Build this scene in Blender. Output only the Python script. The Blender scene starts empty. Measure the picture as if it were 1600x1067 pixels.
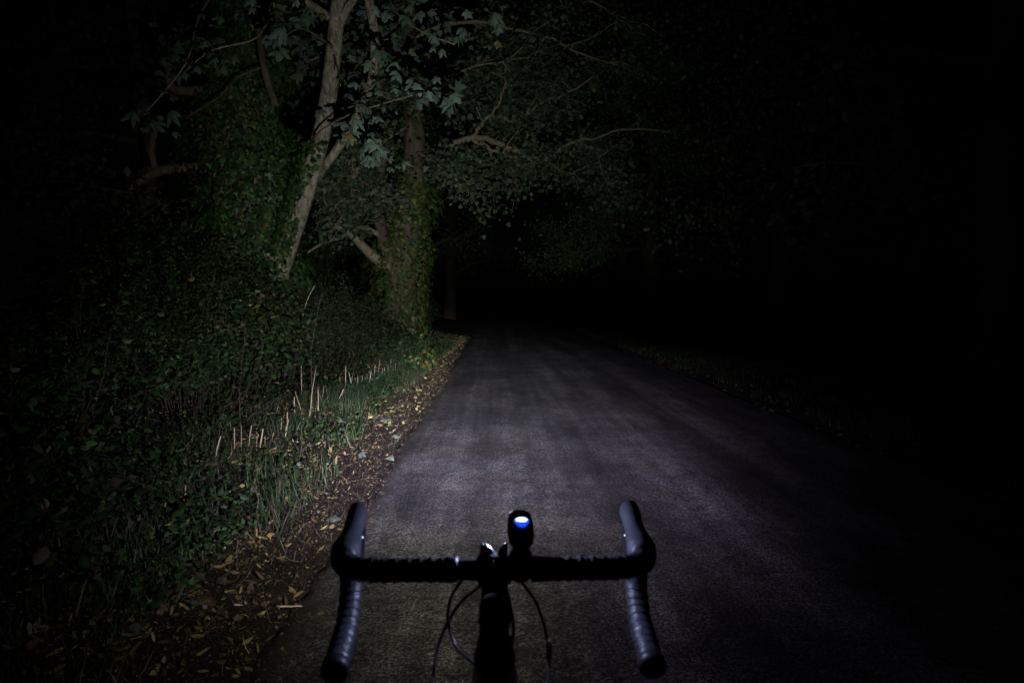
import bpy, math, random
import numpy as np
from mathutils import Matrix, Vector, Euler

# ---------------------------------------------------------------- camera, sky, moon, exposure
SC = bpy.context.scene
COL = SC.collection
F = 1120.0                      # focal length in photo pixels (1600 wide)
CAM = Vector((0.0, 0.0, 1.38))
ROT = Euler((math.radians(90 - 3.296), 0, math.radians(-1.432)), 'XYZ')
cd = bpy.data.cameras.new('camera')
cam = bpy.data.objects.new('camera', cd)
COL.objects.link(cam)
cam.location = CAM
cam.rotation_euler = ROT
cd.sensor_width = 36.0
cd.lens = F / 1600 * 36
cd.clip_start = 0.02
cd.clip_end = 2000
cd.dof.use_dof = True
cd.dof.focus_distance = 7.5
cd.dof.aperture_fstop = 5.6
SC.camera = cam

world = bpy.data.worlds.new('World')
SC.world = world
world.use_nodes = True
wn = world.node_tree
bg = wn.nodes['Background']
sky = wn.nodes.new('ShaderNodeTexSky')
sky.sky_type = 'NISHITA'
sky.sun_disc = False
sky.sun_elevation = math.radians(20)
sky.sun_rotation = math.radians(150)
wn.links.new(sky.outputs[0], bg.inputs[0])
bg.inputs[1].default_value = 0.00004      # moonless night: next to nothing
sl = bpy.data.lights.new('moon', 'SUN')
sl.energy = 0.0004
sl.angle = math.radians(0.5)
sl.color = (0.8, 0.88, 1.0)
so = bpy.data.objects.new('moon', sl)
COL.objects.link(so)
so.rotation_euler = (math.radians(70), 0, math.radians(-150 + 180))

vs = SC.view_settings
vs.view_transform = 'Standard'
vs.look = 'None'
vs.exposure = 0.0
vs.gamma = 1.0
vs.use_curve_mapping = False
SC.cycles.max_bounces = 5
SC.cycles.diffuse_bounces = 2
SC.cycles.glossy_bounces = 2
SC.cycles.use_denoising = True
SC.cycles.use_adaptive_sampling = True
SC.cycles.adaptive_threshold = 0.03
SC.cycles.sample_clamp_indirect = 2.0

SC.cycles.use_light_tree = False

LAMP_ENERGY = 2600.0            # beam optics scale, used in the lamp's own builder
BAR_FILL_ENERGY = 3.3

# ---------------------------------------------------------------- helpers
rng = np.random.default_rng(7)
random.seed(7)
RM = ROT.to_matrix()


def U(px, py, Y):
    """World point seen at photo pixel (px,py) at forward distance Y (used to survey the place)."""
    d = RM @ Vector(((px - 800) / F, -(py - 533.5) / F, -1.0))
    return CAM + d * (Y / d.y)


def project(P):
    P = np.asarray(P, float).reshape(-1, 3)
    R = np.array(RM)
    q = (P - np.array(CAM)) @ R
    z = -q[:, 2]
    z = np.where(z < 1e-3, 1e-3, z)
    return 800 + F * q[:, 0] / z, 533.5 - F * q[:, 1] / z, -q[:, 2]


def vnoise(x, y, s=0):
    """smooth value noise in numpy, about -1..1"""
    x = np.asarray(x, float); y = np.asarray(y, float)
    xi = np.floor(x); yi = np.floor(y)
    fx = x - xi; fy = y - yi
    fx = fx * fx * (3 - 2 * fx); fy = fy * fy * (3 - 2 * fy)

    def h(a, b):
        v = np.sin(a * 127.1 + b * 311.7 + s * 74.7) * 43758.5453
        return (v - np.floor(v)) * 2 - 1
    return (h(xi, yi) * (1 - fx) * (1 - fy) + h(xi + 1, yi) * fx * (1 - fy) +
            h(xi, yi + 1) * (1 - fx) * fy + h(xi + 1, yi + 1) * fx * fy)


EDGE_L, EDGE_R = -0.88, 3.5


def edge_l(y):
    y = np.asarray(y, float)
    return EDGE_L + 0.035 * vnoise(y * 0.7, 0 * y, 1) + 0.02 * vnoise(y * 2.6, 0 * y, 2) + 0.018 * vnoise(y * 9, 0 * y, 3) + 0.010 * vnoise(y * 27, 0 * y, 13)


def edge_r(y):
    y = np.asarray(y, float)
    return EDGE_R + 0.05 * vnoise(y * 0.6, 0 * y, 4) + 0.02 * vnoise(y * 2.2, 0 * y, 5)


def road_z(x, y):
    t = (np.asarray(x, float) - 1.31) / 2.2
    z = -0.035 * t * t + 0.035 * 0.995
    z = z + 0.004 * vnoise(np.asarray(x) * 1.4, np.asarray(y) * 0.9, 6) + 0.0025 * vnoise(np.asarray(x) * 5, np.asarray(y) * 4, 7)
    # old trench patch sunk a little
    return z


def ground_z(x, y):
    x = np.asarray(x, float); y = np.asarray(y, float)
    dl = edge_l(y) - x
    dr = x - edge_r(y)
    xl = np.interp(dl, [-0.06, 0.0, 0.12, 0.45, 0.9, 1.6, 2.6, 6, 40], [-0.07, -0.008, 0.012, 0.03, 0.10, 0.26, 0.40, 0.55, 0.9])
    xr = np.interp(dr, [-0.06, 0.0, 0.15, 0.6, 1.5, 3, 8, 40], [-0.07, -0.008, 0.015, 0.06, 0.2, 0.32, 0.45, 0.8])
    z = np.maximum(xl, xr)
    amp = np.clip(np.maximum(dl, dr) * 1.2, 0, 1)
    z = z + amp * (0.035 * vnoise(x * 2.1, y * 2.1, 8) + 0.05 * vnoise(x * .7, y * .7, 9)) \
        + np.clip(np.maximum(dl, dr) * 6, 0, 1) * (0.012 * vnoise(x * 9, y * 9, 10) + 0.006 * vnoise(x * 25, y * 25, 11))
    return z


def gz(x, y):
    return float(ground_z(np.array([x]), np.array([y]))[0])


def G(px, py):
    """where the view line through a photo pixel meets the ground"""
    d = RM @ Vector(((px - 800) / F, -(py - 533.5) / F, -1.0))
    t = np.arange(0.5, 40, 0.01)
    x = CAM.x + d.x * t; y = CAM.y + d.y * t; z = CAM.z + d.z * t
    hit = z < np.maximum(ground_z(x, y), np.where((x > EDGE_L) & (x < EDGE_R), 0, -1))
    k = int(np.argmax(hit)) if hit.any() else len(t) - 1
    return CAM + d * float(t[k])


def tag(o, label, cat, group=None):
    o['label'] = label
    o['category'] = cat
    if group:
        o['group'] = group
    return o


def kind(o, k):
    o['kind'] = k
    return o


def link(name, me, mat=None, parent=None):
    o = bpy.data.objects.new(name, me)
    COL.objects.link(o)
    if mat is not None and me is not None and not me.materials:
        me.materials.append(mat)
    if parent is not None:
        o.parent = parent
        o.matrix_parent_inverse = Matrix.Translation(parent.location).inverted() if parent.type == 'EMPTY' else Matrix()
    return o


def empty(name, loc):
    o = bpy.data.objects.new(name, None)
    COL.objects.link(o)
    o.location = loc
    o.empty_display_size = 0.1
    return o


def tri_mesh(name, V, T, C=None, smooth=False):
    me = bpy.data.meshes.new(name)
    V = np.ascontiguousarray(V, np.float32); T = np.ascontiguousarray(T, np.int32)
    me.vertices.add(len(V)); me.vertices.foreach_set('co', V.ravel())
    me.loops.add(T.size); me.loops.foreach_set('vertex_index', T.ravel())
    me.polygons.add(len(T))
    me.polygons.foreach_set('loop_start', np.arange(0, T.size, T.shape[1], dtype=np.int32))
    me.polygons.foreach_set('loop_total', np.full(len(T), T.shape[1], np.int32))
    if smooth:
        me.polygons.foreach_set('use_smooth', np.ones(len(T), bool))
    if C is not None:
        a = me.color_attributes.new('tint', 'FLOAT_COLOR', 'POINT')
        C4 = np.ones((len(V), 4), np.float32); C4[:, :3] = C
        a.data.foreach_set('color', C4.ravel())
    me.update(calc_edges=True)
    return me


class MB:
    """collects tubes / lathes / boxes of ONE thing's part into one quad mesh"""

    def __init__(self):
        self.V = []; self.F = []; self.n = 0

    def add(self, V, Fc):
        V = [tuple(v) for v in V]
        self.F += [tuple(i + self.n for i in f) for f in Fc]
        self.V += V; self.n += len(V)

    def tube(self, pts, rad, sides=8, rough=0.0, cap=True, squash=None):
        pts = [Vector(p) for p in pts]
        n = len(pts)
        if not hasattr(rad, '__len__'):
            rad = [rad] * n
        V = []; up = None
        for i in range(n):
            t = (pts[min(i + 1, n - 1)] - pts[max(i - 1, 0)])
            t = t.normalized() if t.length > 1e-9 else Vector((0, 0, 1))
            if up is None:
                up = Vector((0, 0, 1)) if abs(t.z) < 0.9 else Vector((1, 0, 0))
            s = t.cross(up)
            s = s.normalized() if s.length > 1e-6 else Vector((1, 0, 0))
            up = s.cross(t).normalized()
            for k in range(sides):
                a = 2 * math.pi * k / sides
                r = rad[i]
                if rough:
                    r *= 1 + rough * (random.random() - .5) * 2
                q = squash if squash else (1, 1)
                V.append(pts[i] + s * (math.cos(a) * r * q[0]) + up * (math.sin(a) * r * q[1]))
        Fc = []
        for i in range(n - 1):
            for k in range(sides):
                a = i * sides + k; b = i * sides + (k + 1) % sides
                Fc.append((a, b, b + sides, a + sides))
        if cap:
            Fc.append(tuple(reversed(range(sides))))
            Fc.append(tuple(range((n - 1) * sides, n * sides)))
        self.add(V, Fc)
        return self

    def rbox(self, c, size, bev=0.2, M=None):
        """rounded box: superellipse rings along z"""
        V = []; Fc = []; S = 20
        prof = [(-1, 1 - bev), (-1 + bev * .35, 1 - bev * .3), (-1 + bev, 1), (1 - bev, 1), (1 - bev * .35, 1 - bev * .3), (1, 1 - bev)]
        for z, s in prof:
            for k in range(S):
                a = 2 * math.pi * k / S
                e = 0.5
                x = math.copysign(abs(math.cos(a)) ** e, math.cos(a)) * s
                y = math.copysign(abs(math.sin(a)) ** e, math.sin(a)) * s
                p = Vector((x * size[0] / 2, y * size[1] / 2, z * size[2] / 2))
                if M is not None:
                    p = M @ p
                V.append(p + Vector(c))
        for i in range(len(prof) - 1):
            for k in range(S):
                a = i * S + k; b = i * S + (k + 1) % S
                Fc.append((a, b, b + S, a + S))
        Fc.append(tuple(reversed(range(S)))); Fc.append(tuple(range((len(prof) - 1) * S, len(prof) * S)))
        self.add(V, Fc)
        return self

    def build(self, name, mat, parent=None, smooth=True):
        me = bpy.data.meshes.new(name)
        me.from_pydata(self.V, [], self.F)
        if smooth:
            me.polygons.foreach_set('use_smooth', np.ones(len(me.polygons), bool))
        me.update()
        return link(name, me, mat, parent)


def spline(pts, n=8):
    """Catmull-Rom through points"""
    P = [Vector(p) for p in pts]
    P = [P[0] * 2 - P[1]] + P + [P[-1] * 2 - P[-2]]
    out = []
    for i in range(1, len(P) - 2):
        for k in range(n):
            t = k / n
            a, b, c, d = P[i - 1], P[i], P[i + 1], P[i + 2]
            out.append(0.5 * ((2 * b) + (c - a) * t + (2 * a - 5 * b + 4 * c - d) * t * t + (3 * b - a - 3 * c + d) * t ** 3))
    out.append(P[-2])
    return out


def lerp_list(vals, n):
    xs = np.linspace(0, len(vals) - 1, n)
    return list(np.interp(xs, range(len(vals)), vals))


# ---- leaf templates: stalk at origin, tip at +Y, upper side +Z
def fan(right, fold=0.25, droop=0.12, centre=0.4):
    pts = list(right) + [(-x, y) for x, y in reversed(right[1:-1])]
    V = [(0, centre, 0.0)] + [(x, y, -fold * abs(x) - droop * y * y + 0.05 * math.sin(9 * x + 7 * y) - fold * .5 * x * x) for x, y in pts]
    n = len(pts)
    T = [(0, 1 + i, 1 + (i + 1) % n) for i in range(n)]
    return np.array(V, np.float32), np.array(T, np.int32)


SYC_OUT = [(0, 0), (.12, -.10), (.28, -.11), (.5, -.05), (.44, .07), (.33, .14), (.48, .24), (.65, .45), (.52, .47), (.40, .52), (.24, .45), (.27, .62), (.17, .71), (.12, .86), (0, 1)]
SYC_LOW = [(0, 0), (.2, -.1), (.5, -.03), (.33, .15), (.64, .46), (.26, .46), (.2, .72), (0, 1)]
SYC = fan(SYC_LOW, .28, .15)
IVY = fan([(0, 0), (.34, -.08), (.5, .22), (.26, .42), (0, 1)], .25, .1)
LANCE = fan([(0, 0), (.11, .22), (.14, .5), (.08, .8), (0, 1)], .6, .2, .5)
OVAL = fan([(0, 0), (.24, .18), (.33, .48), (.21, .78), (0, 1)], .35, .15)
BLADE_V = np.array([(-.5, 0, 0), (.5, 0, 0), (-.4, .4, .08), (.4, .4, .08), (-.25, .72, .26), (.25, .72, .26), (0, .9, .5)], np.float32)
BLADE_T = np.array([(0, 1, 3), (0, 3, 2), (2, 3, 5), (2, 5, 4), (4, 5, 6)], np.int32)


def scatter(tmpl, P, size, N, D, Cc, width=None):
    """leaves at P (n,3): normal ~N, tip direction ~D, length size, colour Cc"""
    V0, T0 = tmpl
    P = np.asarray(P, np.float32); n = len(P)
    if n == 0:
        return np.zeros((0, 3)), np.zeros((0, 3), np.int32), np.zeros((0, 3))
    N = N / (np.linalg.norm(N, axis=1, keepdims=True) + 1e-9)
    D = D - N * np.sum(N * D, axis=1, keepdims=True)
    D = D / (np.linalg.norm(D, axis=1, keepdims=True) + 1e-9)
    S = np.cross(D, N)
    size = np.asarray(size, np.float32).reshape(-1, 1)
    w = size if width is None else np.asarray(width, np.float32).reshape(-1, 1)
    V = (P[:, None, :] + (S * w)[:, None, :] * V0[None, :, 0:1] + (D * size)[:, None, :] * V0[None, :, 1:2]
         + (N * size)[:, None, :] * V0[None, :, 2:3])
    k = len(V0)
    T = T0[None] + (np.arange(n) * k)[:, None, None]
    C = np.repeat(np.asarray(Cc, np.float32)[:, None, :], k, 1)
    return V.reshape(-1, 3), T.reshape(-1, 3), C.reshape(-1, 3)


class Leaves:
    def __init__(self):
        self.p = []; self.n = 0

    def add(self, *a, **k):
        V, T, C = scatter(*a, **k)
        self.p.append((V, T + self.n, C)); self.n += len(V)

    def build(self, name, mat, parent=None, stuff=True):
        V = np.concatenate([q[0] for q in self.p]); T = np.concatenate([q[1] for q in self.p]); C = np.concatenate([q[2] for q in self.p])
        o = link(name, tri_mesh(name, V, T, C), mat, parent)
        if stuff:
            o['kind'] = 'stuff'
        return o


def palette(n, cols, probs, var=0.25):
    cols = np.array(cols, float)
    idx = rng.choice(len(cols), n, p=np.array(probs) / sum(probs))
    c = cols[idx] * (np.exp(1.5 * var * rng.standard_normal((n, 1))) * .95 + 0.06 * rng.standard_normal((n, 3)))
    return np.clip(c, 0.003, 0.8)


def rand_dirs(n):
    v = rng.standard_normal((n, 3))
    return v / np.linalg.norm(v, axis=1, keepdims=True)


# ---------------------------------------------------------------- materials
def new_mat(name):
    m = bpy.data.materials.new(name)
    m.use_nodes = True
    nt = m.node_tree
    return m, nt, nt.nodes['Principled BSDF']


def node(nt, t, **kw):
    nd = nt.nodes.new(t)
    for k, v in kw.items():
        setattr(nd, k, v)
    return nd


def leaf_mat(name, rough=0.5, spec=0.35, trans=0.0):
    m, nt, b = new_mat(name)
    a = node(nt, 'ShaderNodeAttribute', attribute_name='tint')
    tc = node(nt, 'ShaderNodeTexCoord')
    no = node(nt, 'ShaderNodeTexNoise'); no.inputs['Scale'].default_value = 45; no.inputs['Detail'].default_value = 3
    nt.links.new(tc.outputs['Object'], no.inputs['Vector'])
    mr = node(nt, 'ShaderNodeMapRange'); mr.inputs['To Min'].default_value = .6; mr.inputs['To Max'].default_value = 1.35
    nt.links.new(no.outputs['Fac'], mr.inputs['Value'])
    mx = node(nt, 'ShaderNodeVectorMath', operation='SCALE')
    nt.links.new(a.outputs['Color'], mx.inputs[0]); nt.links.new(mr.outputs['Result'], mx.inputs['Scale'])
    nt.links.new(mx.outputs['Vector'], b.inputs['Base Color'])
    b.inputs['Roughness'].default_value = rough
    b.inputs['Specular IOR Level'].default_value = spec
    return m


def plain_mat(name, col, rough=0.5, spec=0.4, metal=0.0, noise=0.0, scale=60, bump=0.0, objrand=0.0):
    m, nt, b = new_mat(name)
    b.inputs['Base Color'].default_value = (*col, 1)
    b.inputs['Roughness'].default_value = rough
    b.inputs['Specular IOR Level'].default_value = spec
    b.inputs['Metallic'].default_value = metal
    tc = node(nt, 'ShaderNodeTexCoord')
    if noise or bump or objrand:
        no = node(nt, 'ShaderNodeTexNoise'); no.inputs['Scale'].default_value = scale; no.inputs['Detail'].default_value = 4
        nt.links.new(tc.outputs['Object'], no.inputs['Vector'])
        mr = node(nt, 'ShaderNodeMapRange'); mr.inputs['To Min'].default_value = 1 - noise; mr.inputs['To Max'].default_value = 1 + noise
        nt.links.new(no.outputs['Fac'], mr.inputs['Value'])
        sc = mr.outputs['Result']
        if objrand:
            oi = node(nt, 'ShaderNodeObjectInfo')
            m2 = node(nt, 'ShaderNodeMapRange'); m2.inputs['To Min'].default_value = 1 - objrand; m2.inputs['To Max'].default_value = 1 + objrand
            nt.links.new(oi.outputs['Random'], m2.inputs['Value'])
            mm = node(nt, 'ShaderNodeMath', operation='MULTIPLY')
            nt.links.new(sc, mm.inputs[0]); nt.links.new(m2.outputs['Result'], mm.inputs[1])
            sc = mm.outputs[0]
        vm = node(nt, 'ShaderNodeVectorMath', operation='SCALE'); vm.inputs[0].default_value = col
        nt.links.new(sc, vm.inputs['Scale']); nt.links.new(vm.outputs['Vector'], b.inputs['Base Color'])
        if bump:
            bp = node(nt, 'ShaderNodeBump'); bp.inputs['Strength'].default_value = bump; bp.inputs['Distance'].default_value = 0.004
            nt.links.new(no.outputs['Fac'], bp.inputs['Height']); nt.links.new(bp.outputs['Normal'], b.inputs['Normal'])
    return m


def bark_mat(name, ca, cb, lichen=None, scale=9.0):
    m, nt, b = new_mat(name)
    tc = node(nt, 'ShaderNodeTexCoord')
    mp = node(nt, 'ShaderNodeMapping'); mp.inputs['Scale'].default_value = (1, 1, 0.35)
    nt.links.new(tc.outputs['Object'], mp.inputs['Vector'])
    n1 = node(nt, 'ShaderNodeTexNoise'); n1.inputs['Scale'].default_value = scale; n1.inputs['Detail'].default_value = 8; n1.inputs['Roughness'].default_value = .65
    nt.links.new(mp.outputs['Vector'], n1.inputs['Vector'])
    cr = node(nt, 'ShaderNodeValToRGB')
    cr.color_ramp.elements[0].position = .35; cr.color_ramp.elements[0].color = (*ca, 1)
    cr.color_ramp.elements[1].position = .65; cr.color_ramp.elements[1].color = (*cb, 1)
    nt.links.new(n1.outputs['Fac'], cr.inputs['Fac'])
    out = cr.outputs['Color']
    if lichen:
        n2 = node(nt, 'ShaderNodeTexNoise'); n2.inputs['Scale'].default_value = 42; n2.inputs['Detail'].default_value = 2
        nt.links.new(tc.outputs['Object'], n2.inputs['Vector'])
        r2 = node(nt, 'ShaderNodeValToRGB'); r2.color_ramp.elements[0].position = .62; r2.color_ramp.elements[1].position = .72
        nt.links.new(n2.outputs['Fac'], r2.inputs['Fac'])
        mx = node(nt, 'ShaderNodeMix', data_type='RGBA')
        nt.links.new(r2.outputs['Color'], mx.inputs[0]); nt.links.new(out, mx.inputs[6]); mx.inputs[7].default_value = (*lichen, 1)
        out = mx.outputs[2]
    nt.links.new(out, b.inputs['Base Color'])
    b.inputs['Roughness'].default_value = .85; b.inputs['Specular IOR Level'].default_value = .2
    n3 = node(nt, 'ShaderNodeTexNoise'); n3.inputs['Scale'].default_value = 30; n3.inputs['Detail'].default_value = 6
    nt.links.new(mp.outputs['Vector'], n3.inputs['Vector'])
    bp = node(nt, 'ShaderNodeBump'); bp.inputs['Strength'].default_value = .8; bp.inputs['Distance'].default_value = .02
    nt.links.new(n3.outputs['Fac'], bp.inputs['Height']); nt.links.new(bp.outputs['Normal'], b.inputs['Normal'])
    return m


def asphalt_mat():
    m, nt, b = new_mat('asphalt')
    tc = node(nt, 'ShaderNodeTexCoord')
    P = tc.outputs['Object']

    def noise(scale, detail=4, sx=1, sy=1, rough=.5, dist=0):
        mp = node(nt, 'ShaderNodeMapping'); mp.inputs['Scale'].default_value = (sx, sy, 1)
        nt.links.new(P, mp.inputs['Vector'])
        n = node(nt, 'ShaderNodeTexNoise'); n.inputs['Scale'].default_value = scale; n.inputs['Detail'].default_value = detail
        n.inputs['Roughness'].default_value = rough; n.inputs['Distortion'].default_value = dist
        nt.links.new(mp.outputs['Vector'], n.inputs['Vector'])
        return n.outputs['Fac']

    def ramp(src, a, va, c, vc):
        r = node(nt, 'ShaderNodeMapRange'); r.interpolation_type = 'SMOOTHSTEP'
        for k, v in (('From Min', a), ('From Max', c), ('To Min', va), ('To Max', vc)):
            r.inputs[k].default_value = v
        nt.links.new(src, r.inputs['Value'])
        return r.outputs['Result']

    def mul(*s):
        o = s[0]
        for q in s[1:]:
            mm = node(nt, 'ShaderNodeMath', operation='MULTIPLY')
            nt.links.new(o, mm.inputs[0]); nt.links.new(q, mm.inputs[1]); o = mm.outputs[0]
        return o
    # stone chips
    vo = node(nt, 'ShaderNodeTexVoronoi'); vo.inputs['Scale'].default_value = 150
    nt.links.new(P, vo.inputs['Vector'])
    sep = node(nt, 'ShaderNodeSeparateColor'); nt.links.new(vo.outputs['Color'], sep.inputs[0])
    chips = ramp(sep.outputs[0], 0.0, .38, 1.0, 1.75)
    joint = ramp(vo.outputs['Distance'], .35, 1.0, .75, .45)
    clump = ramp(noise(62, 2), .36, .5, .64, 1.5)
    big = mul(ramp(noise(1.1, 4, 1, .6, .6), .38, .68, .62, 1.24), ramp(noise(2.4, 6, 1, .35, .7, .8), .40, .74, .47, 1.0))       # bald and tarry areas
    streak = mul(ramp(noise(2.3, 3, 1, .05), .35, .64, .65, 1.26), ramp(noise(9, 3, 1, .03, .6), .36, .8, .66, 1.18))         # wheel tracks along the lane
    ripple = mul(ramp(noise(4.2, 5, .8, 1.2, .65, .6), .38, .85, .60, 1.12), ramp(noise(13, 4, 1, 1, .6), .38, .87, .62, 1.12))  # roller ripple across it
    sx0 = node(nt, 'ShaderNodeSeparateXYZ'); nt.links.new(P, sx0.inputs[0])

    def mm(op, a, c_):
        q_ = node(nt, 'ShaderNodeMath', operation=op)
        for k_, v_ in enumerate((a, c_)):
            if isinstance(v_, (int, float)):
                q_.inputs[k_].default_value = v_
            else:
                nt.links.new(v_, q_.inputs[k_])
        return q_.outputs[0]
    wx = mm('ADD', sx0.outputs[0], mm('MULTIPLY', mm('SUBTRACT', noise(.9, 4, 1, .5), .5), .35))

    def band(c_, half, depth):
        """a worn or tarry strip running along the lane"""
        d_ = ramp(mm('ABSOLUTE', mm('SUBTRACT', wx, c_), 0), half * .4, 1, half, 0)
        return mm('SUBTRACT', 1.0, mm('MULTIPLY', mm('MULTIPLY', d_, ramp(noise(1.7, 5, 1, .35, .7), .34, .35, .6, 1.0)), depth))
    far_on = ramp(mm('ADD', sx0.outputs[1], mm('MULTIPLY', noise(2, 4), 1.6)), 8.6, 0, 9.2, 1)      # an old resurfaced stretch starts here
    patch = mm('SUBTRACT', 1.0, mm('MULTIPLY', far_on, mm('SUBTRACT', 1.0, mul(band(.18, .36, .42), band(-.33, .06, -.4)))))
    val = mul(chips, joint, clump, big, streak, ripple, band(1.92, .24, .45), band(2.75, .3, .35), band(1.5, .2, -.18), band(.95, .3, .16), patch)
    tint = node(nt, 'ShaderNodeMix', data_type='RGBA')
    nt.links.new(ramp(noise(.8, 3), .4, 0, .6, 1), tint.inputs[0])
    tint.inputs[6].default_value = (.125, .117, .112, 1); tint.inputs[7].default_value = (.112, .112, .116, 1)
    vm = node(nt, 'ShaderNodeVectorMath', operation='SCALE')
    nt.links.new(tint.outputs[2], vm.inputs[0]); nt.links.new(val, vm.inputs['Scale'])
    # pale scuffs
    sc = ramp(noise(5.5, 6, .6, 1.6, .7, 1.2), .64, 0, .72, .55)
    mx = node(nt, 'ShaderNodeMix', data_type='RGBA')
    nt.links.new(sc, mx.inputs[0]); nt.links.new(vm.outputs['Vector'], mx.inputs[6]); mx.inputs[7].default_value = (.17, .155, .13, 1)
    # fine cracks
    vc = node(nt, 'ShaderNodeTexVoronoi', feature='DISTANCE_TO_EDGE'); vc.inputs['Scale'].default_value = 1.6
    dn = node(nt, 'ShaderNodeTexNoise'); dn.inputs['Scale'].default_value = 4; dn.inputs['Detail'].default_value = 5
    nt.links.new(P, dn.inputs['Vector'])
    vadd = node(nt, 'ShaderNodeMix', data_type='RGBA', blend_type='ADD'); vadd.inputs[0].default_value = .35
    nt.links.new(P, vadd.inputs[6]); nt.links.new(dn.outputs['Color'], vadd.inputs[7])
    nt.links.new(vadd.outputs[2], vc.inputs['Vector'])
    crack = mul(ramp(vc.outputs['Distance'], .006, 1, .02, 0), ramp(noise(.6, 2), .46, 0, .55, .8))
    m3 = node(nt, 'ShaderNodeMix', data_type='RGBA')
    nt.links.new(crack, m3.inputs[0]); nt.links.new(mx.outputs[2], m3.inputs[6]); m3.inputs[7].default_value = (.03, .028, .027, 1)
    # dried mud carried onto both edges of the carriageway
    sxyz = node(nt, 'ShaderNodeSeparateXYZ'); nt.links.new(P, sxyz.inputs[0])
    nn = noise(7, 6, 1, 1, .7)
    ed = node(nt, 'ShaderNodeMath', operation='ABSOLUTE'); e0 = node(nt, 'ShaderNodeMath', operation='SUBTRACT')
    nt.links.new(sxyz.outputs[0], e0.inputs[0]); e0.inputs[1].default_value = 1.31; nt.links.new(e0.outputs[0], ed.inputs[0])
    ea = node(nt, 'ShaderNodeMath', operation='MULTIPLY_ADD'); nt.links.new(nn, ea.inputs[0]); ea.inputs[1].default_value = .55; nt.links.new(ed.outputs[0], ea.inputs[2])
    md = ramp(ea.outputs[0], 2.28, 0, 2.46, .85)
    m4 = node(nt, 'ShaderNodeMix', data_type='RGBA')
    nt.links.new(md, m4.inputs[0]); nt.links.new(m3.outputs[2], m4.inputs[6]); m4.inputs[7].default_value = (.05, .04, .034, 1)
    nt.links.new(m4.outputs[2], b.inputs['Base Color'])
    b.inputs['Roughness'].default_value = .8; b.inputs['Specular IOR Level'].default_value = .25
    bp = node(nt, 'ShaderNodeBump'); bp.inputs['Strength'].default_value = .8; bp.inputs['Distance'].default_value = .004
    hh = node(nt, 'ShaderNodeMath', operation='SUBTRACT')
    nt.links.new(mul(sep.outputs[0], clump), hh.inputs[0]); nt.links.new(vo.outputs['Distance'], hh.inputs[1])
    nt.links.new(hh.outputs[0], bp.inputs['Height'])
    bp2 = node(nt, 'ShaderNodeBump'); bp2.inputs['Strength'].default_value = .6; bp2.inputs['Distance'].default_value = .02
    nt.links.new(noise(9, 5), bp2.inputs['Height']); nt.links.new(bp2.outputs['Normal'], bp.inputs['Normal'])
    nt.links.new(bp.outputs['Normal'], b.inputs['Normal'])
    return m


def soil_mat():
    m, nt, b = new_mat('soil')
    tc = node(nt, 'ShaderNodeTexCoord')
    n1 = node(nt, 'ShaderNodeTexNoise'); n1.inputs['Scale'].default_value = 14; n1.inputs['Detail'].default_value = 8; n1.inputs['Roughness'].default_value = .7
    nt.links.new(tc.outputs['Object'], n1.inputs['Vector'])
    cr = node(nt, 'ShaderNodeValToRGB')
    cr.color_ramp.elements[0].position = .35; cr.color_ramp.elements[0].color = (.016, .012, .0105, 1)
    cr.color_ramp.elements[1].position = .68; cr.color_ramp.elements[1].color = (.058, .045, .039, 1)
    nt.links.new(n1.outputs['Fac'], cr.inputs['Fac']); nt.links.new(cr.outputs['Color'], b.inputs['Base Color'])
    b.inputs['Roughness'].default_value = .9; b.inputs['Specular IOR Level'].default_value = .2
    n2 = node(nt, 'ShaderNodeTexNoise'); n2.inputs['Scale'].default_value = 60; n2.inputs['Detail'].default_value = 6
    nt.links.new(tc.outputs['Object'], n2.inputs['Vector'])
    bp = node(nt, 'ShaderNodeBump'); bp.inputs['Strength'].default_value = 1; bp.inputs['Distance'].default_value = .02
    nt.links.new(n2.outputs['Fac'], bp.inputs['Height']); nt.links.new(bp.outputs['Normal'], b.inputs['Normal'])
    return m


M_ASPH = asphalt_mat()
M_SOIL = soil_mat()
M_LEAF = leaf_mat('leaf_green', .55, .3)
M_IVY = leaf_mat('leaf_ivy', .45, .35)
M_LITTER = leaf_mat('leaf_litter', .7, .2)
M_GRASS = leaf_mat('grass_blade', .5, .35)
M_BARK_PALE = bark_mat('bark_pale', (.085, .075, .045), (.43, .39, .30), (.6, .59, .55), scale=20)
M_BARK = bark_mat('bark_brown', (.09, .068, .048), (.20, .155, .115))
M_BARK_BRANCH = bark_mat('bark_branch', (.20, .17, .10), (.42, .37, .26), scale=24)
M_BARK_DARK = bark_mat('bark_dark', (.05, .042, .033), (.12, .10, .08))
M_STEM = plain_mat('shrub_stem', (.065, .05, .036), .8, .2, noise=.4, scale=30)
M_STALK = plain_mat('dry_stalk', (.60, .47, .34), .7, .25, noise=.35, scale=70, objrand=.35)
M_STALK_PALE = plain_mat('bleached_stalk', (.74, .68, .62), .7, .25, noise=.2, scale=70, objrand=.15)
M_TWIG = plain_mat('dead_twig', (.085, .065, .05), .85, .2, noise=.4, scale=40, objrand=.3)

# ---------------------------------------------------------------- ground and road
def grid(xs, ys, zf):
    X, Y = np.meshgrid(xs, ys)
    Z = zf(X, Y)
    V = np.stack([X, Y, Z], -1).reshape(-1, 3)
    nx, ny = len(xs), len(ys)
    i = np.arange(ny - 1)[:, None] * nx + np.arange(nx - 1)[None]
    Q = np.stack([i, i + 1, i + nx + 1, i + nx], -1).reshape(-1, 4)
    return V, Q


def steps(*segs):
    out = []
    for a, b, s in segs:
        out.append(np.arange(a, b, s))
    out.append(np.array([segs[-1][1]]))
    return np.concatenate(out)


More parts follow.
